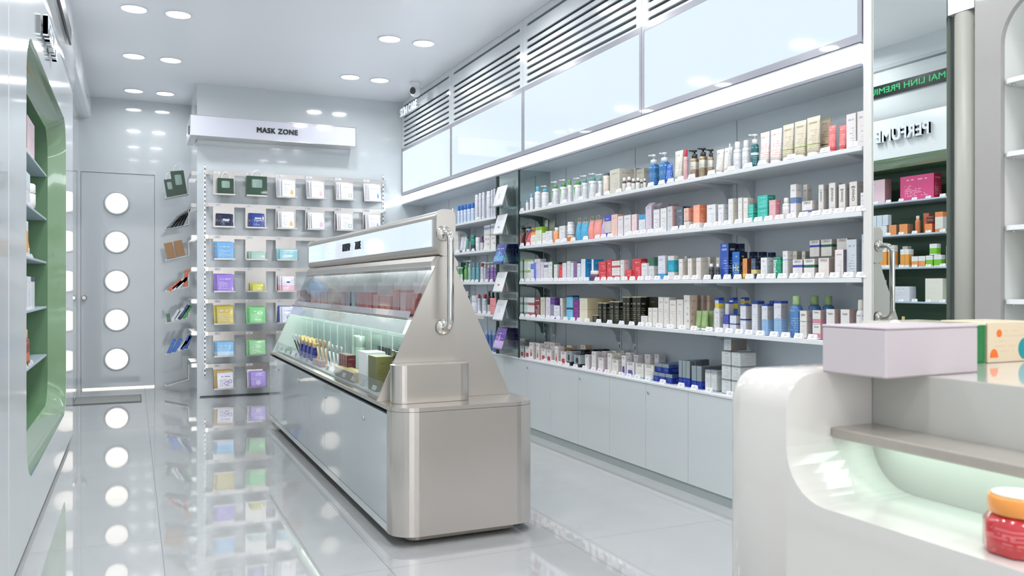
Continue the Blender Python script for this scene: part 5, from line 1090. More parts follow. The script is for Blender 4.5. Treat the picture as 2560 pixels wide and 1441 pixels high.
# ================================================================ central make-up island
IX0, IX1, IXC = .985, 1.65, 1.305
isl = thing('display_island', 'brushed steel make-up island with grey door fronts in mid floor', 'display counter', (1.3175, 5.07, 0))
ox, oy = isl.location.x, isl.location.y
def q(f):   # world xy outline -> local
    return [(a - ox, b - oy) for a, b in f]
out_ = q(rrect(IX0, IX1, 3.30, 6.86, .105, 8)); lo = q(rrect(1.062, 1.575, 3.368, 6.79, .05, 5))
kick = pm('kick_steel', (.66, .63, .59), .35, metal=.6)
MB().prism([lo], lambda a, b: (a, b, .0115), lambda a, b: (a, b, .045)).build('plinth', kick, isl)
def end_shell(y0, y1, yc, nm):   # U-shaped metal end wrapping the corner
    pts = [p for p in rrect(IX0, IX1, 3.30, 6.86, .105, 8) if (p[1] <= yc if nm == 'near' else p[1] >= yc)]
    if nm == 'near': pts = sorted(pts, key=lambda p: math.atan2(p[1] - (3.42), p[0] - IXC)); pts = [(IX0, yc)] + pts + [(IX1, yc)]
    else: pts = sorted(pts, key=lambda p: math.atan2(p[1] - 6.74, p[0] - IXC)); pts = [(IX1, yc)] + pts + [(IX0, yc)]
    pts = q(pts)
    MB().prism([pts], lambda a, b: (a, b, .046), lambda a, b: (a, b, .5695)).build('end_panel', STEEL, isl)
end_shell(0, 0, 3.42, 'near'); end_shell(0, 0, 6.74, 'far')
MB().prism([out_], lambda a, b: (a, b, .571), lambda a, b: (a, b, .588)).build('counter_slab', STEEL, isl)
MB().box(IX0 + .03 - ox, IX1 - .02 - ox, 3.422 - oy, 6.738 - oy, .05, .5705).build('carcass', pm('carcass_dark', (.13, .135, .14), .5), isl)
MB().box(IX0 + .002 - ox, IX0 + .028 - ox, 3.424 - oy, 6.736 - oy, .0465, .082).build('base_rail', DOORW, isl)
MB().box(IX1 - .019 - ox, IX1 - .001 - ox, 3.424 - oy, 6.736 - oy, .0465, .56).build('side_panel', DOORW, isl)
sm = [3.4225, 3.832, 4.269, 4.673, 5.102, 5.507, 5.942, 6.34, 6.7375]
for i in range(8):
    d = MB().cbox(IX0 - ox, IX0 + .02 - ox, sm[i] + .0015 - oy, sm[i + 1] - .0015 - oy, .085, .55, .0015).build('door', speckle(pm('island_door_grey', (.70, .735, .745), .07, coat=.5), 3, .012), isl)
    if i % 2 == 0: MB().lathe([(.010, 0), (.010, .005), (.004, .006)], 16).build('door_lock', CHROME, d, (IX0 - ox, sm[i + 1] - .03 - oy, .479)).rotation_euler = (0, R(-90), 0)

# upper display body
ds = thing('make_up_display', 'tent-shaped steel make-up display unit standing on the island', 'display', (IXC, 5.07, .5885))
DX, DY, DZ0 = IXC, 5.07, .5885
def side_outline(x0=.98, x1=1.628):
    n0, n1 = 1.262, 1.345
    pts = [(x0, 0), (x1, 0), (n1 - .002, 1.205 - DZ0)]
    for i in range(9):
        t = PI * i / 8; pts.append(((n0 + n1) / 2 + (n1 - n0) / 2 * math.cos(t), 1.205 - DZ0 + .034 * math.sin(t)))
    return [(a - DX, b) for a, b in pts]
so = side_outline()
for y, nm in ((3.56, 'near'), (6.56, 'far')):
    MB().prism([so], lambda a, b: (a, y - DY, b), lambda a, b: (a, y + .014 - DY, b)).build('end_plate', STEELP if nm == 'near' else pm('far_plate', (.80, .84, .82), .2, coat=.3), ds)
MB().box(-.012, .03, 3.575 - DY, 6.559 - DY, .001, 1.19 - DZ0).build('centre_board', pm('board_mint_white', (.92, .94, .93), .3), ds)
MB().box(-.28, .28, 3.576 - DY, 6.558 - DY, .0005, .010).build('base_tray', SHELFW, ds)
tray = [(1.128, .945), (1.292, .955), (1.292, .965), (1.125, .957)]
MB().prism([[(a - DX, b - DZ0) for a, b in tray]], lambda a, b: (a, 3.576 - DY, b), lambda a, b: (a, 6.558 - DY, b)).build('upper_shelf', STEELP, ds)
MB().prism([[(a - DX, b - DZ0) for a, b in ((1.34, .955), (1.50, .945), (1.50, .957), (1.34, .965))]], lambda a, b: (a, 3.576 - DY, b), lambda a, b: (a, 6.558 - DY, b)).build('upper_shelf', STEELP, ds)
MB().prism([[(a - DX, b - DZ0) for a, b in ((1.238, 1.192), (1.372, 1.192), (1.368, 1.215), (1.352, 1.238), (1.258, 1.238), (1.242, 1.215))]], lambda a, b: (a, 3.575 - DY, b), lambda a, b: (a, 6.559 - DY, b)).build('valance', STEELP, ds)
LED = pm('led_strip_mint', (.9, 1, .96), .4, emit=(.90, 1.0, .95), es=15)
MB().box(1.20 - DX, 1.215 - DX, 3.60 - DY, 6.54 - DY, .934 - DZ0, .944 - DZ0).build('glow_strip', LED, ds)
MB().box(1.262 - DX, 1.270 - DX, 3.60 - DY, 6.54 - DY, 1.186 - DZ0, 1.1912 - DZ0).build('glow_strip', pm('added_upper_glow', (1, 1, 1), .4, emit=(.98, .98, 1), es=7), ds)  # added glow to brighten the upper tier, not a lamp of the display
MB().box(1.2385 - DX, 1.2415 - DX, 3.576 - DY, 6.558 - DY, 1.174 - DZ0, 1.1915 - DZ0).build('added_glow_cover', STEELP, ds)  # added lip that only hides the glowing strip from the camera
# sign head
hd = thing('illuminated_sign', 'long illuminated MAKE-UP ZONE sign bar on top of the island display', 'sign', (1.305, 5.085, 1.2395))
hx, hy, hz = 1.305, 5.085, 1.2395
hp = rrect(1.262 - hx, 1.348 - hx, .001, .212, .035, 6)
MB().prism([hp], lambda a, b: (a, 3.572 - hy, b), lambda a, b: (a, 6.60 - hy, b)).build('housing', STEELP, hd)
MB().prism([rrect(1.258 - hx, 1.350 - hx, .0, .214, .034, 6)], lambda a, b: (a, 3.555 - hy, b), lambda a, b: (a, 3.571 - hy, b)).build('end_cap', STEELP, hd)
MB().prism([rrect(1.258 - hx, 1.350 - hx, .0, .214, .034, 6)], lambda a, b: (a, 6.601 - hy, b), lambda a, b: (a, 6.615 - hy, b)).build('end_cap', STEELP, hd)
mb = MB().box(1.2565 - hx, 1.2615 - hx, 3.63 - hy, 6.56 - hy, .045, .170); mb.build('lit_face', LIT, hd)
for wd, wy in (('MAKE-UP', .134), ('ZONE', -.164)): link('letters', text_mesh(wd, .068, .003, '-x', pm('dark_letters', (.16, .19, .22), .35), cond=.70, bold=.0005, sp=1.0), hd, (1.2475 - hx, 5.13 - hy + wy, .108))
# grab handle
gh = thing('grab_handle', 'polished steel grab handle on near end plate of the island', 'handle', (1.29, 3.555, 1.127))
pts = [(0, -.003, .215), (0, -.05, .215)] + [(0, -.05 - .045 * math.sin(t), .215 - .045 * (1 - math.cos(t))) for t in [PI / 2 * i / 6 for i in range(1, 7)]]
pts += [(0, p[1], -p[2]) for p in reversed(pts)]
MB().tube(pts, .0155, 16).build('grip_bar', CHROME, gh)
for s in (1, -1):
    MB().lathe([(.036, 0), (.036, .004), (.030, .012), (.020, .016), (.0165, .018)], 28).build('flange', CHROME, gh, (0, -.001, .215 * s)).rotation_euler = (R(90), 0, 0)
bx = thing('end_box', 'rounded brushed steel box on counter below the grab handle', 'box', (1.205, 3.50, .5885))
MB().prism([[(a - 1.205, b - 3.50) for a, b in rrect(1.025, 1.385, 3.435, 3.556, .055, 8)]], lambda a, b: (a, b, .0005), lambda a, b: (a, b, .166)).build('box_shell', STEEL, bx)

# acrylic organisers, upper tier
FROST = pm('smoky_acrylic', (.74, .76, .79), .08, coat=.6); FROST.node_tree.nodes['Principled BSDF'].inputs['Alpha'].default_value = .62
EDG = pm('acrylic_edge', (.86, .93, .90), .2)
SL = .414
def xs(z): return .985 + (z - .588) * SL
ny = 9; ya, yb = 3.60, 6.53
for i in range(ny):
    y0 = ya + (yb - ya) / ny * i + .002; y1 = ya + (yb - ya) / ny * (i + 1) - .002
    t = thing('acrylic_organiser', 'clear acrylic organiser on the upper tier of the island', 'organiser', (1.2, (y0 + y1) / 2, .966), group='acrylic organisers on the upper tier')
    L_ = (y1 - y0) / 2
    def sl(x, z): return (x - 1.2, z - .966)
    fr = [sl(xs(.885), .885), sl(xs(.885) + .003, .8846), sl(xs(.985) + .003, .985), sl(xs(.985), .985)]
    MB().prism([fr], lambda a, b: (a, -L_, b), lambda a, b: (a, L_, b)).build('front_lip', FROST, t)
    cv = [sl(xs(1.0), 1.0), sl(xs(1.0) + .002, 1.0), sl(xs(1.185) + .002, 1.185), sl(xs(1.185), 1.185)]
    MB().prism([cv], lambda a, b: (a, -L_, b), lambda a, b: (a, L_, b)).build('sloped_cover', ACRV, t)
    sd = [sl(xs(.97), .97), sl(1.285, .97), sl(1.285, 1.185), sl(xs(1.185), 1.185)]
    for yy in (-L_, L_ - .003): MB().prism([sd], lambda a, b: (a, yy, b), lambda a, b: (a, yy + .003, b)).build('divider', ACR, t)
    MB().box(*[v - 1.2 for v in (1.205, 1.285)], -L_ + .003, L_ - .003, 1.10 - .966, 1.103 - .966).build('ledge', ACR, t)
    MB().box(1.262 - 1.2, 1.264 - 1.2, -L_ + .006, L_ - .006, .972 - .966, 1.12 - .966).build('backing_card', pm('backing_white', (.95, .95, .95), .5), t)
    for k in (-1, 1):
        MB().box(*[v - 1.2 for v in (xs(.985) - .004, xs(.985) + .0)], k * L_ * .45 - .018, k * L_ * .45 + .018, .942 - .966, .962 - .966).build('price_card', pm('faint_card', (.82, .83, .86), .3), t)
UC = {'lil': ((.72, .60, .66), (.58, .50, .54)), 'brn': ((.60, .50, .52), (.48, .36, .37)), 'pnk': ((.88, .72, .72), (.80, .62, .62)), 'bge': ((.82, .70, .65), (.80, .66, .60)), 'blk': ((.72, .68, .74), (.10, .10, .12)), 'pbl': ((.68, .74, .78), (.6, .68, .72)), 'rd': ((.78, .38, .40), (.68, .28, .31)), 'crl': ((.86, .55, .50), (.74, .42, .38)), 'bpk': ((.82, .52, .50), (.72, .40, .38))}
for ds_, st, y, w_ in UPPER:
    hh = .10 if st not in ('crl',) else .085
    t = tag(MB().cbox(-.017, .017, -w_ / 2, w_ / 2, 0, hh, .001).build('slim_carton', pr('upper_' + st, UC[st][0], UC[st][1], (.9, .85, .85), (), 12, .25)), ds_ + ' standing in the upper tier of the island', 'box', 'slim cartons in the upper tier')
    t.location = (1.205, y, .9672)
for i, (y, w_) in enumerate(((4.10, .1), (3.95, .1))):
    t = tag(MB().cbox(-.02, .02, -w_ / 2, w_ / 2, 0, .115, .001).build('slim_carton', pr('upper_crl', *UC['crl'])), 'tall coral carton behind shorter cartons in upper tier', 'box', 'slim cartons in the upper tier'); t.location = (1.245, y, .9672)

# lower tier: clear display boxes, front lip, loose products
for i in range(7):
    y0 = 3.62 + i * .41; y1 = y0 + .40
    t = thing('acrylic_display_box', 'clear open acrylic display box at back of the lower tier', 'organiser', (1.24, (y0 + y1) / 2, .601), group='clear display boxes in the lower tier')
    L_ = .20
    mb = MB().box(-.05, .045, -L_, L_, .0, .003).box(.042, .045, -L_, L_, .003, .25)
    mb.build('base_and_back', ACR2, t)
    for yy in (-L_, -.0015, L_ - .003): MB().box(-.05, .0415, yy, yy + .003, .0035, .25).build('divider', ACR2, t)
    mb = MB().box(-.053, -.0505, -L_, L_, .247, .251)
    for yy in (-L_, -.0015, L_ - .003): mb.box(-.053, -.0505, yy, yy + .003, .0, .2465)
    mb.build('bright_edges', EDG, t)
lp = thing('acrylic_lip', 'long clear acrylic lip along the front of lower tier', 'panel', (1.0, 5.07, .60))
MB().prism([[(xs(.605) - 1.0, .005), (xs(.605) - .997, .005), (xs(.668) - .997, .068), (xs(.668) - 1.0, .068)]], lambda a, b: (a, -1.48, b), lambda a, b: (a, 1.48, b)).build('lip_sheet', ACR, lp)
for k in range(14):
    y = 3.70 + .2 * k
    c = thing('price_card', 'small clear price card on the lower tier lip of island', 'price tag', (xs(.64) - .007, y, .62), (0, R(22), 0), 'price cards on the lower tier lip')
    MB().box(0, .002, -.035, .035, 0, .03).build('card_sleeve', ACR, c); MB().box(.0005, .0015, -.03, .03, .004, .026).build('card', TAGC, c)
def lbox(x, y, dx, w_, hh, c, s, label, z=.5995, rot=(0, 0, 0), key=None, **kw):
    t = tag(MB().cbox(-dx / 2, dx / 2, -w_ / 2, w_ / 2, 0, hh, .0012).build('carton', pr(key or ('lower_%.2f%.2f%.2f' % c), c, s, kw.get('k', (.6, .6, .6)), [(.80, 1.1, (.80, .70, .45))] if key == 'lower_blue' else (), 12, .35)), label, 'box', kw.get('g', 'products in the lower tier')); t.location = (x, y, z); t.rotation_euler = rot; return t
def stick(x, y, r, L_, tilt, rz, cols, label, nm='pencil', cat='pencil', z=.602, g='pencils in the lower tier'):
    t = thing(nm, label, cat, (x, y, z), (0, tilt, rz), g)
    m0 = pm('stk_%.2f%.2f%.2f' % cols[0], cols[0], .25, coat=.3); m1 = pm('stk_%.2f%.2f%.2f' % cols[1], cols[1], .25, metal=.3)
    MB().lathe([(r, 0), (r, L_ * .68)], 12).build('barrel', m0, t); MB().lathe([(r * 1.03, L_ * .682), (r * 1.03, L_ * .97), (r * .6, L_)], 12).build('cap', m1, t)
for k in range(6): stick(1.13 + .012 * (k % 2), 6.28 - .055 * k, .006, .15, R(-20), R(15 + 4 * k), ((.80, .78, .72), (.75, .74, .72)) if k % 2 else ((.22, .2, .2), (.85, .85, .85)), 'clear capped pencil at far end of lower tier')
for k in range(4): lbox(1.10, 6.0 - .135 * k, .035, .065, .155, (.10, .14, .60), (.08, .12, .52), 'royal blue leaning carton with gold end in the lower tier', rot=(R(30), 0, 0), key='lower_blue')
for k in range(6): stick(1.12 + .01 * (k % 2), 5.48 - .055 * k, .0065, .15, R(-12), R(-60 - 6 * k), ((.86, .72, .58), (.72, .58, .40)) if k % 2 == 0 else ((.20, .2, .2), (.88, .80, .74)), 'peach and gold pencil leaning in the lower tier')
for k in range(7): stick(1.12 + .01 * (k % 2), 5.12 - .05 * k, .006, .14, R(-14), R(-70 - 4 * k), ((.82, .83, .82), (.70, .71, .70)) if k % 2 == 0 else ((.06, .07, .07), (.75, .76, .76)), 'silver and black pencil leaning in the lower tier')
for k in range(3): lbox(1.065, 5.32 - .09 * k, .03, .07, .035, (.86, .68, .64), (.80, .60, .57), 'small blush pink carton in the lower tier', z=.6005)
for k in range(4): lbox(1.095, 4.68 - .052 * k, .05, .045, .118, (.46, .22, .22), (.36, .14, .15), 'dark red slim carton in the lower tier')
for k in range(7): lbox(1.065, 4.60 - .062 * k, .07, .052, .052, (.42, .41, .22), (.74, .66, .44), 'small olive carton with cream top in the lower tier')
for k in range(6): lbox(1.225, 4.33 - .058 * k, .05, .045, .175, (.30, .34, .35), (.18, .2, .21), 'dark grey tall carton in clear display box', z=.6045, k=(.8, .84, .84))
for k in range(2): stick(1.225, 4.90 - .09 * k, .028, .20, 0, 0, ((.76, .85, .78), (.80, .88, .82)), 'pale green tall roll in clear display box', 'display_tube', 'tube', .6045, 'pale green rolls')
lbox(1.10, 4.09, .10, .15, .17, (.88, .90, .91), (.84, .86, .87), 'white carton with rounded top edge in the lower tier', k=(.85, .86, .87))
lbox(1.085, 3.875, .085, .14, .165, (.36, .38, .17), (.46, .45, .26), 'olive green carton at near end of the lower tier', k=(.25, .27, .12))
for k in range(3):
    t = thing('compact', 'black open compact at near end of the lower tier', 'compact', (1.185, 3.79 - .055 * k, .6045 + .0), (0, R(-18), 0), 'black compacts in the lower tier')
    MB().cbox(-.004, .004, -.024, .024, .15, .20, .001).build('lid', pm('compact_black', (.06, .06, .07), .15, coat=.5), t); MB().cbox(-.02, .004, -.024, .024, .0, .149, .001).build('stand', pm('compact_stand', (.70, .72, .72), .2), t)
lbox(1.17, 4.42, .04, .12, .012, (.78, .86, .80), (.7, .78, .74), 'pale green flat case lying in the lower tier')

# ================================================================ left green cabinet
gc = thing('green_niche_cabinet', 'white gloss wall cabinet with rounded green recess of shelves at left', 'cabinet', (XL, 5.0, 0))
hole = rrect(3.92 - 5, 6.13 - 5, .275, 2.17, .20, 10)
outl = [(3.40 - 5, .03), (6.79 - 5, .03), (6.79 - 5, 2.505), (3.40 - 5, 2.505)]
MB().prism([outl, hole], lambda a, b: (0, a, b), lambda a, b: (-.02, a, b)).build('face_panel', WHITE, gc)
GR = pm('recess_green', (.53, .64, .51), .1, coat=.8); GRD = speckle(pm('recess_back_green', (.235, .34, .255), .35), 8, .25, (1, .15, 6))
rings = []
for i, (x, ins) in enumerate(((-.001, .0), (-.012, .012), (-.035, .03), (-.07, .055), (-.10, .075))):
    rings.append([(x, a, b) for a, b in rrect(3.92 - 5 + ins, 6.13 - 5 - ins, .275 + ins, 2.17 - ins, .20 - ins * .3, 10)])
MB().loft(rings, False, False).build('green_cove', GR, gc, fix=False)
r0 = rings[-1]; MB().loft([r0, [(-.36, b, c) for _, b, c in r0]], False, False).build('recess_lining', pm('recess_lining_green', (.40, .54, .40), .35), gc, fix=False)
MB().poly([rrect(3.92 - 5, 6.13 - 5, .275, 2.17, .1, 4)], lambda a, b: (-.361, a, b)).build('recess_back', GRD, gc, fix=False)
LZ = (1.815, 1.535, 1.258, .972, .665)
for i, z in enumerate(LZ): MB().cbox(-.359, -.105, 3.999 - 5, 6.05 - 5, z - .014, z, .002).build('shelf_board', pm('green_cab_shelf', (.70, .75, .80), .3), gc)
MB().loft([[(x, y - 5, z) for x, z in ((-.35, 2.508), (-.03, 2.508), (-.012, 2.512), (.004, 2.545), (.014, 2.62), (.017, 2.74), (.013, 2.86), (.002, 2.91), (-.03, 2.925), (-.35, 2.925))] for y in (-2.8, 6.79)], smooth=True).build('header_pillow', WHITE, gc)
MB().box(-.38, -.021, 6.78 - 5, 6.79 - 5, .03, 2.505).box(-.38, -.021, 3.40 - 5, 3.41 - 5, .03, 2.505).build('side_panel', WHITE, gc)
MB().box(-.38, -.03, 3.42 - 5, 6.77 - 5, .0, .029).build('kick', pm('kick_grey2', (.66, .70, .70), .35), gc)
nb = thing('gloss_wall_cabinet', 'plain white gloss cabinet at the left picture edge', 'cabinet', (XL, .5, 0))
for a, b in ((-3.3, -.9), (-.897, .9), (.903, 2.895)): MB().cbox(-.38, 0, a + .002, b - .002, .03, 2.505, .012).build('gloss_door', WHITE, nb)
MB().box(-.38, -.03, -3.3, 2.89, 0, .029).build('kick', pm('kick_grey2', (.66, .70, .70), .35), nb)
t = thing('wall_lettering', 'raised white PERFUME letters above the green recess', 'sign', (XL + .0165, 4.79, 2.353))
link('letters', text_mesh('PERFUME', .14, .011, '+x', pm('perfume_letters', (.86, .88, .9), .3), cond=.92, bold=.0035), t)
MB().box(-.016, -.008, -.2, -.18, -.01, .01).box(-.016, -.008, .18, .2, -.01, .01).build('standoff', CHROME, t)
t = thing('ticker_display', 'dark ticker display with green MAI LINH PREMIUM text above PERFUME', 'sign', (XL + .0185, 4.95, 2.742))
MB().box(0, .012, -1.2, 1.2, -.05, .05).build('screen', pm('ticker_dark', (.07, .10, .11), .3), t)
link('letters', text_mesh('MAI LINH PREMIUM', .070, .0005, '+x', pm('ticker_green', (.1, .6, .35), .4, emit=(.06, .55, .30), es=.6), cond=1.32, bold=.001), t, (.0135, -.175, -.002))
def gp(kind, y0, y1, hh, d, c, label, z, s=None, x=-.515, **kw):
    st = 'g_' + '%.2f%.2f%.2f' % c + ('b' if kw.get('b') else '')
    ST[st] = dict(c=c, s=s or c, k=kw.get('k', (.6, .6, .6)), cap=kw.get('cap', (.9, .9, .9)), b=kw.get('b', ()), amt=kw.get('amt', .4))
    w_ = abs(y1 - y0)
    return place(kind, w_, d, hh, st, {}, label, (x - d / 2, (y0 + y1) / 2, z + .0006), PI, 'products in the green cabinet')
A_, B_, C_, D_, E_ = LZ
g = gp
g('box', 5.075, 5.44, .205, .08, (.87, .76, .80), 'pale pink marbled box on the top green shelf', A_, (.68, .48, .52))
g('box', 4.60, 4.92, .20, .09, (.83, .28, .50), 'magenta box on the top green shelf', A_, (.66, .15, .28), k=(.95, .8, .85), amt=.6)
g('box', 5.06, 5.22, .085, .06, (.86, .87, .89), 'long white box lying on the second green shelf', B_)
for k, nm in enumerate(('left', 'middle', 'right')): g('box', 5.045 + .061 * k, 5.10 + .061 * k, .09, .045, (.80, .84, .88), 'small white carton standing on long white box, %s one' % ('nearest', 'middle', 'farthest')[k], B_ + .0865)
g('box', 4.96, 5.035, .085, .06, (.89, .57, .33), 'orange carton beside long white box, second green shelf', B_, (.6, .45, .35))
g('box', 4.85, 4.93, .085, .07, (.90, .58, .34), 'orange carton in the middle of the second green shelf', B_, (.6, .45, .35))
g('bottle', 4.745, 4.785, .145, .04, (.80, .45, .25), 'amber glass bottle with silver cap, second green shelf', B_, cap=(.75, .75, .72))
g('box', 4.69, 4.742, .165, .04, (.78, .38, .26), 'tall rust orange carton on the second green shelf', B_, x=-.57)
g('box', 4.615, 4.685, .072, .06, (.90, .55, .28), 'small orange carton under brown jar, second green shelf', B_, (.7, .3, .2))
g('jar', 4.61, 4.685, .06, .07, (.40, .18, .12), 'brown glass jar on small orange carton', B_ + .073, cap=(.4, .2, .15), x=-.515)
g('box', 4.52, 4.59, .16, .06, (.88, .52, .32), 'orange carton with white bottle print, second green shelf', B_, b=[(.15, .75, (.85, .84, .82))])
g('jar', 5.26, 5.43, .14, .14, (.90, .89, .88), 'white round jar on the second green shelf', B_, cap=(.9, .9, .89))
ob = [(.12, .72, (.90, .62, .28))]
g('box', 5.06, 5.13, .19, .05, (.90, .90, .90), 'white carton with orange block at far end, third green shelf', C_, b=ob)
g('box', 4.985, 5.045, .19, .05, (.90, .90, .90), 'white carton with orange block, third green shelf', C_, b=ob)
g('box', 4.92, 4.97, .18, .05, (.90, .90, .90), 'slim white carton with rust block, third green shelf', C_, b=[(.2, .7, (.68, .35, .2))], x=-.60)
g('box', 4.88, 4.92, .15, .06, (.90, .90, .90), 'white and orange carton, left of a pair, third shelf', C_, b=[(.08, .65, (.92, .65, .22))])
g('box', 4.838, 4.878, .15, .06, (.90, .90, .90), 'white and orange carton, right of a pair, third shelf', C_, b=[(.08, .65, (.92, .65, .22))])
for y, nm in ((4.78, 'farther'), (4.713, 'nearer')): g('box', y - .03, y + .03, .088, .05, (.90, .90, .91), 'small white and orange carton, %s one, third green shelf' % nm, C_, b=[(.05, .55, (.93, .62, .32))])
gb = [(.1, .62, (.47, .76, .16))]
g('box', 4.613, 4.673, .09, .05, (.89, .90, .90), 'small white and green carton, farther lower one', C_, b=gb)
g('box', 4.535, 4.60, .092, .05, (.89, .90, .90), 'small white and green carton, nearer lower one', C_, b=gb)
g('box', 4.575, 4.64, .09, .05, (.89, .90, .90), 'small white and green carton on top of two', C_ + .0935, b=gb)
g('tube', 5.155, 5.225, .17, .04, (.93, .62, .20), 'orange and white tube, third green shelf', C_, cap=(.9, .9, .9), b=[(0, .2, (.9, .9, .9)), (.8, 1.1, (.9, .9, .9))])
g('tube', 4.46, 4.50, .16, .03, (.87, .88, .88), 'slim white tube near the edge, third green shelf', C_)
g('box', 4.83, 5.02, .125, .08, (.85, .86, .90), 'long white carton with blue lettering, fourth green shelf', D_)
g('box', 4.52, 4.68, .19, .07, (.89, .88, .84), 'large cream carton on the fourth green shelf', D_, (.84, .83, .77), amt=.12)
g('box', 5.10, 5.26, .18, .05, (.88, .88, .91), 'tall white carton, nearer of two, fourth green shelf', D_)
g('box', 5.27, 5.45, .18, .05, (.86, .87, .90), 'tall white carton with navy top, fourth green shelf', D_, b=[(.85, 1.1, (.15, .17, .35))])
g('bottle', 4.885, 4.925, .18, .04, (.45, .25, .18), 'amber bottle with gold cap, lowest green shelf', E_, cap=(.80, .72, .48))
for y, nm in ((5.09, 'nearer'), (5.16, 'farther')): g('bottle', y - .028, y + .028, .20, .05, (.55, .27, .17), 'brown bottle with orange label and gold cap, %s one, lowest green shelf' % nm, E_, cap=(.80, .70, .45), b=[(.2, .5, (.82, .45, .28))])
g('bottle', 4.51, 4.56, .16, .05, (.85, .86, .87), 'small white bottle with dark cap, lowest green shelf', E_, cap=(.35, .33, .38))
for i, z in enumerate(LZ):
    for k in range(7):
        y = 4.52 + .13 * k
        tt = thing('price_tag', 'price tag on the %s green shelf' % ('top', 'second', 'third', 'fourth', 'lowest')[i], 'price tag', (XL - .108, y, z + .0006), (0, 0, PI), 'price tags in the green cabinet')
        link('tag_holder', tagm, tt); link('card', mc, tt)

# ================================================================ right niche cabinet
nc = thing('white_niche_cabinet', 'white arched niche cabinet with shelves at the right picture edge', 'cabinet', (XR, 1.0, 0))
hole = []
for i in range(13):
    t_ = PI / 2 * i / 12; hole.append((1.84 - .16 + .16 * math.cos(t_) - 1, 1.92 + .16 * math.sin(t_)))
hole += [(.9 - 1 + .16 - .16 * math.sin(PI / 2 * i / 12), 1.92 + .16 * math.cos(PI / 2 * i / 12)) for i in range(13)] + [(.9 - 1, .62), (1.84 - 1, .62)]
CAB = pm('niche_cabinet_white', (.64, .63, .62), .25, coat=.3)
MB().prism([rrect(-.9, .934, .0, ZC - .003, .02), hole], lambda a, b: (0, a, b), lambda a, b: (.02, a, b)).build('face_frame', CAB, nc)
MB().box(.02, .30, -.88, .92, .1, .6).build('lower_body', CAB, nc)
MB().loft([[(x, a, b) for a, b in hole] for x in (.0205, .28)], False, False, smooth=False).build('niche_lining', pm('niche_lining', (.84, .85, .835), .3), nc, fix=False)
MB().poly([[(-.2, .6), (.9, .6), (.9, 2.1), (-.2, 2.1)]], lambda a, b: (.28, a, b)).build('niche_back', pm('niche_back', (.82, .84, .82), .3), nc, fix=False)
NZ = (1.80, 1.553, 1.305, 1.056, .80)
SW = pm('niche_shelf_white', (.90, .91, .91), .25)
for z in NZ:
    MB().prism([[(.003, -.098)] + [(.003 + .03 * (1 - math.cos(PI / 2 * i / 6)), .838 - .03 * (1 - math.sin(PI / 2 * i / 6))) for i in range(7)] + [(.278, .838), (.278, -.098)]], lambda a, b: (a, b, z - .016), lambda a, b: (a, b, z)).build('shelf_board', SW, nc)
    MB().lathe([(.006, z - .022), (.006, z - .0165)], 10, c=(.03, .815)).build('shelf_pin', CHROME, nc)
def stand(y, z, hh, label):
    t = thing('display_stand', label, 'stand', (XR + .11, y, z + .0006), group='flared white display stands')
    MB().lathe([(.085, 0), (.086, .004), (.07, .012), (.055, hh * .3), (.046, hh * .6), (.041, hh * .9), (.038, hh)], 28).build('stand_body', pr('stand_print', (.86, .87, .86), None, (.5, .52, .52), (), 16, .35, .1, .7, 2), t)
stand(1.70, NZ[1], .10, 'flared white display stand on the second niche shelf')
stand(1.70, NZ[3], .10, 'flared white display stand below the yellow and black box')
lb_ = lambda: None
t = tag(MB().cbox(-.03, .03, -.05, .05, 0, .055, .001).build('carton', pr('yb_box', (.15, .15, .13), (.75, .72, .66), (.9, .9, .85), [(0, .25, (.85, .72, .25)), (.8, 1.1, (.85, .72, .25))], 5, .9, .3, .8, .5)), 'yellow and black box on flared white display stand', 'box'); t.location = (XR + .11, 1.70, NZ[3] + .1015)
t = tag(MB().cbox(-.04, .04, -.06, .06, 0, .15, .002).build('carton', pr('pale_pink_box', (.86, .76, .78), None, (.8, .7, .72))), 'pale pink box on the third niche shelf', 'box'); t.location = (XR + .17, 1.70, NZ[2] + .0006)

# ================================================================ foreground counter
fc = thing('cash_counter', 'glossy white foreground counter with glowing open niche', 'counter', (1.2, 1.457, 0))
CW = pm('counter_white', (.83, .815, .795), .1, coat=.6)
# profile across the counter (x,z) for the solid end block
def prof(z0=.0, x1=.85):
    p = [(0, z0)]
    for i in range(9):
        t_ = PI / 2 * i / 8; p.append((.075 - .075 * math.cos(t_), .921 - .075 + .075 * math.sin(t_)))
    return p + [(x1, .921), (x1, z0)]
def ring_at(y, k):       # k rounds the end of the block
    return [(x + (k if x < .4 else -k), y, min(z, .921 - k)) for x, z in prof()]
end = MB().loft([ring_at(-.177, 0), ring_at(-.04, 0), ring_at(-.015, .002), ring_at(-.004, .007), ring_at(0.003, .016)], True, True, smooth=True)
end.build('end_block', CW, fc)
MB().box(.24, .85, -2.5, -.1785, .0, .921).build('back_body', CW, fc)
# front lip below the niche, with the rounded corner where it meets the end block
lipo = [(-.1771, .0), (-2.5, .0), (-2.5, .675), (-.1785 - .10, .675)] + [(-.1771 - .10 * (1 - math.sin(PI / 2 * i / 8)), .675 + .10 * (1 - math.cos(PI / 2 * i / 8))) for i in range(1, 9)]
MB().prism([lipo], lambda a, b: (0, a, b), lambda a, b: (.2395, a, b)).build('front_panel', CW, fc)
MB().cbox(.119, .2388, -2.4, -.1795, .785, .807, .003).build('niche_shelf', speckle(pm('stone_shelf', (.62, .595, .56), .2, coat=.3), 60, .05), fc)
MB().box(.16, .22, -2.35, -.21, .777, .7845).build('glow_strip', pm('counter_led', (.9, 1, .95), .4, emit=(.88, 1.0, .96), es=3.0), fc)
MB().box(.2392, .2399, -2.4, -.1795, .6755, .919).build('niche_back_panel', pm('niche_grey', (.74, .735, .71), .3), fc)
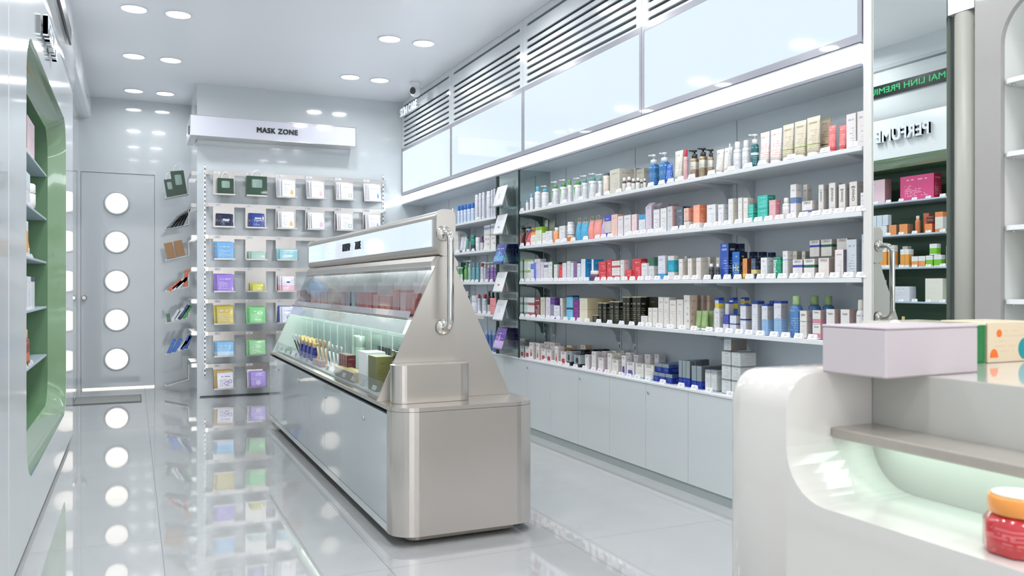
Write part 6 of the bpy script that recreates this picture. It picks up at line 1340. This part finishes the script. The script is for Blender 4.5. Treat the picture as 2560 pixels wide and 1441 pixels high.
# things standing on the counter
BXW = pm('box_pinkish_white', (.76, .72, .735), .4)
t = thing('gift_box', 'large pinkish white box overhanging the counter niche', 'box', (1.449, 1.218, .9215), (0, 0, R(2.5)))
MB().cbox(-.14, .14, -.078, .078, .0, .094, .003).build('box_body', BXW, t); MB().cbox(-.1405, .1405, -.0785, .0785, .0945, .099, .002).build('lid_panel', BXW, t)
t = thing('open_tray_box', 'green open box with cream rim behind the pinkish white box', 'box', (1.70, 1.365, .9215))
gm = pm('box_green', (.10, .47, .24), .35, coat=.3); cm_ = pm('box_cream', (.86, .84, .76), .4)
MB().box(-.095, .095, -.09, .09, 0, .004).box(-.095, -.089, -.09, .09, .0045, .088).box(.089, .095, -.09, .09, .0045, .088).box(-.0885, .0885, -.09, -.084, .0045, .088).box(-.0885, .0885, .084, .09, .0045, .088).build('tray_walls', gm, t)
MB().prism([rrect(-.098, .098, -.093, .093, .006), rrect(-.086, .086, -.081, .081, .004)[::-1]], lambda a, b: (a, b, .0885), lambda a, b: (a, b, .094)).build('rim', cm_, t)
t = thing('knob_cap', 'small white ball cap standing behind the pinkish white box', 'cap', (1.585, 1.345, .9215))
MB().lathe([(.010, 0), (.008, .02), (.006, .078), (.011, .083), (.014, .09), (.010, .098), (.003, .101)], 16).build('ball_cap', TRIM, t)
t = thing('printed_carton', 'cream carton with orange and teal dots at right edge', 'box', (1.885, 1.335, .9215))
MB().cbox(-.083, .083, -.063, .063, 0, .095, .002).build('carton_body', pr('cream_dots', (.87, .80, .69), None, (.80, .72, .58), (), 8, .35, .2, .8, 2), t)
def fdisc(nm, cx, cz, rx, rz, mat, a0=0, a1=2 * PI, n=24):
    lp = [(cx + rx * math.cos(a0 + (a1 - a0) * i / n), cz + rz * math.sin(a0 + (a1 - a0) * i / n)) for i in range(n + (0 if a1 - a0 > 6 else 1))]
    MB().prism([lp], lambda a, b: (a, -.0638, b), lambda a, b: (a, -.0631, b)).build(nm, mat, t)
fdisc('orange_dot', -.045, .068, .009, .009, pm('dot_orange', (.93, .45, .15), .4)); fdisc('orange_arch', -.063, .012, .014, .02, pm('dot_orange', (.93, .45, .15), .4), 0, PI); fdisc('teal_disc', .050, .030, .026, .026, pm('dot_teal', (.05, .58, .60), .4))
t = thing('scrub_jar', 'red jar with orange lid standing in the counter niche', 'jar', (1.284, .852, .6756))
MB().lathe([(.050, 0), (.054, .004), (.054, .048), (.046, .060), (.040, .062)], 8, e=2).build('jar_body', pr('jar_red', (.74, .18, .20), None, (.88, .5, .5), (), 9, .6, .25, .75, .5, rough=.12, coat=.6), t)
MB().lathe([(.043, .0625), (.046, .065), (.046, .088), (.043, .0925)], 32).build('lid', pm('lid_orange', (.90, .58, .26), .3, coat=.4), t)
MB().lathe([(.0405, .0928), (.0405, .0942)], 32).build('lid_disc', pm('lid_pale', (.80, .85, .80), .3), t)

# floor mat by the door
t = thing('door_mat', 'thin grey carpet mat on floor before the porthole door', 'mat', (-.22, 8.84, .0005))
MB().cbox(-.29, .29, -.26, .26, 0, .007, .002).build('mat_pile', speckle(pm('mat_grey', (.60, .61, .60), .95), 120, .22), t); MB().prism([rrect(-.293, .293, -.263, .263, .01), rrect(-.286, .286, -.256, .256, .006)[::-1]], lambda a, b: (a, b, .0), lambda a, b: (a, b, .0085)).build('mat_edging', pm('mat_edge', (.42, .43, .43), .8), t)

# ================================================================ labels: look-alikes get told apart by their order
def vx(o):
    x, y = o.location.x, o.location.y; s_, c_ = math.sin(R(24.72)), math.cos(R(24.72)); return (x * c_ - y * s_) / max(.1, x * s_ + y * c_)
NW = ['', 'one', 'two', 'three', 'four', 'five', 'six', 'seven', 'eight', 'nine', 'ten', 'eleven', 'twelve', 'thirteen', 'fourteen', 'fifteen', 'sixteen', 'seventeen', 'eighteen', 'nineteen', 'twenty']
OW = ['', 'first', 'second', 'third', 'fourth', 'fifth', 'sixth', 'seventh', 'eighth', 'ninth', 'tenth', 'eleventh', 'twelfth', 'thirteenth', 'fourteenth', 'fifteenth', 'sixteenth', 'seventeenth', 'eighteenth', 'nineteenth', 'twentieth']
by = {}
for o in THINGS: by.setdefault(o['label'], []).append(o)
for lab, os_ in by.items():
    if len(os_) < 2: continue
    os_.sort(key=lambda o: (round(vx(o), 4), o.location.y))
    n = len(os_)
    for i, o in enumerate(os_):
        if n == 2: sfx = ('left' if i == 0 else 'right') + ' one'
        elif i == 0: sfx = 'leftmost of %s' % NW[min(n, 20)]
        elif i == n - 1: sfx = 'rightmost of %s' % NW[min(n, 20)]
        else: sfx = '%s of %s from left' % (OW[min(i + 1, 20)], NW[min(n, 20)])
        o['label'] = lab + ', ' + sfx
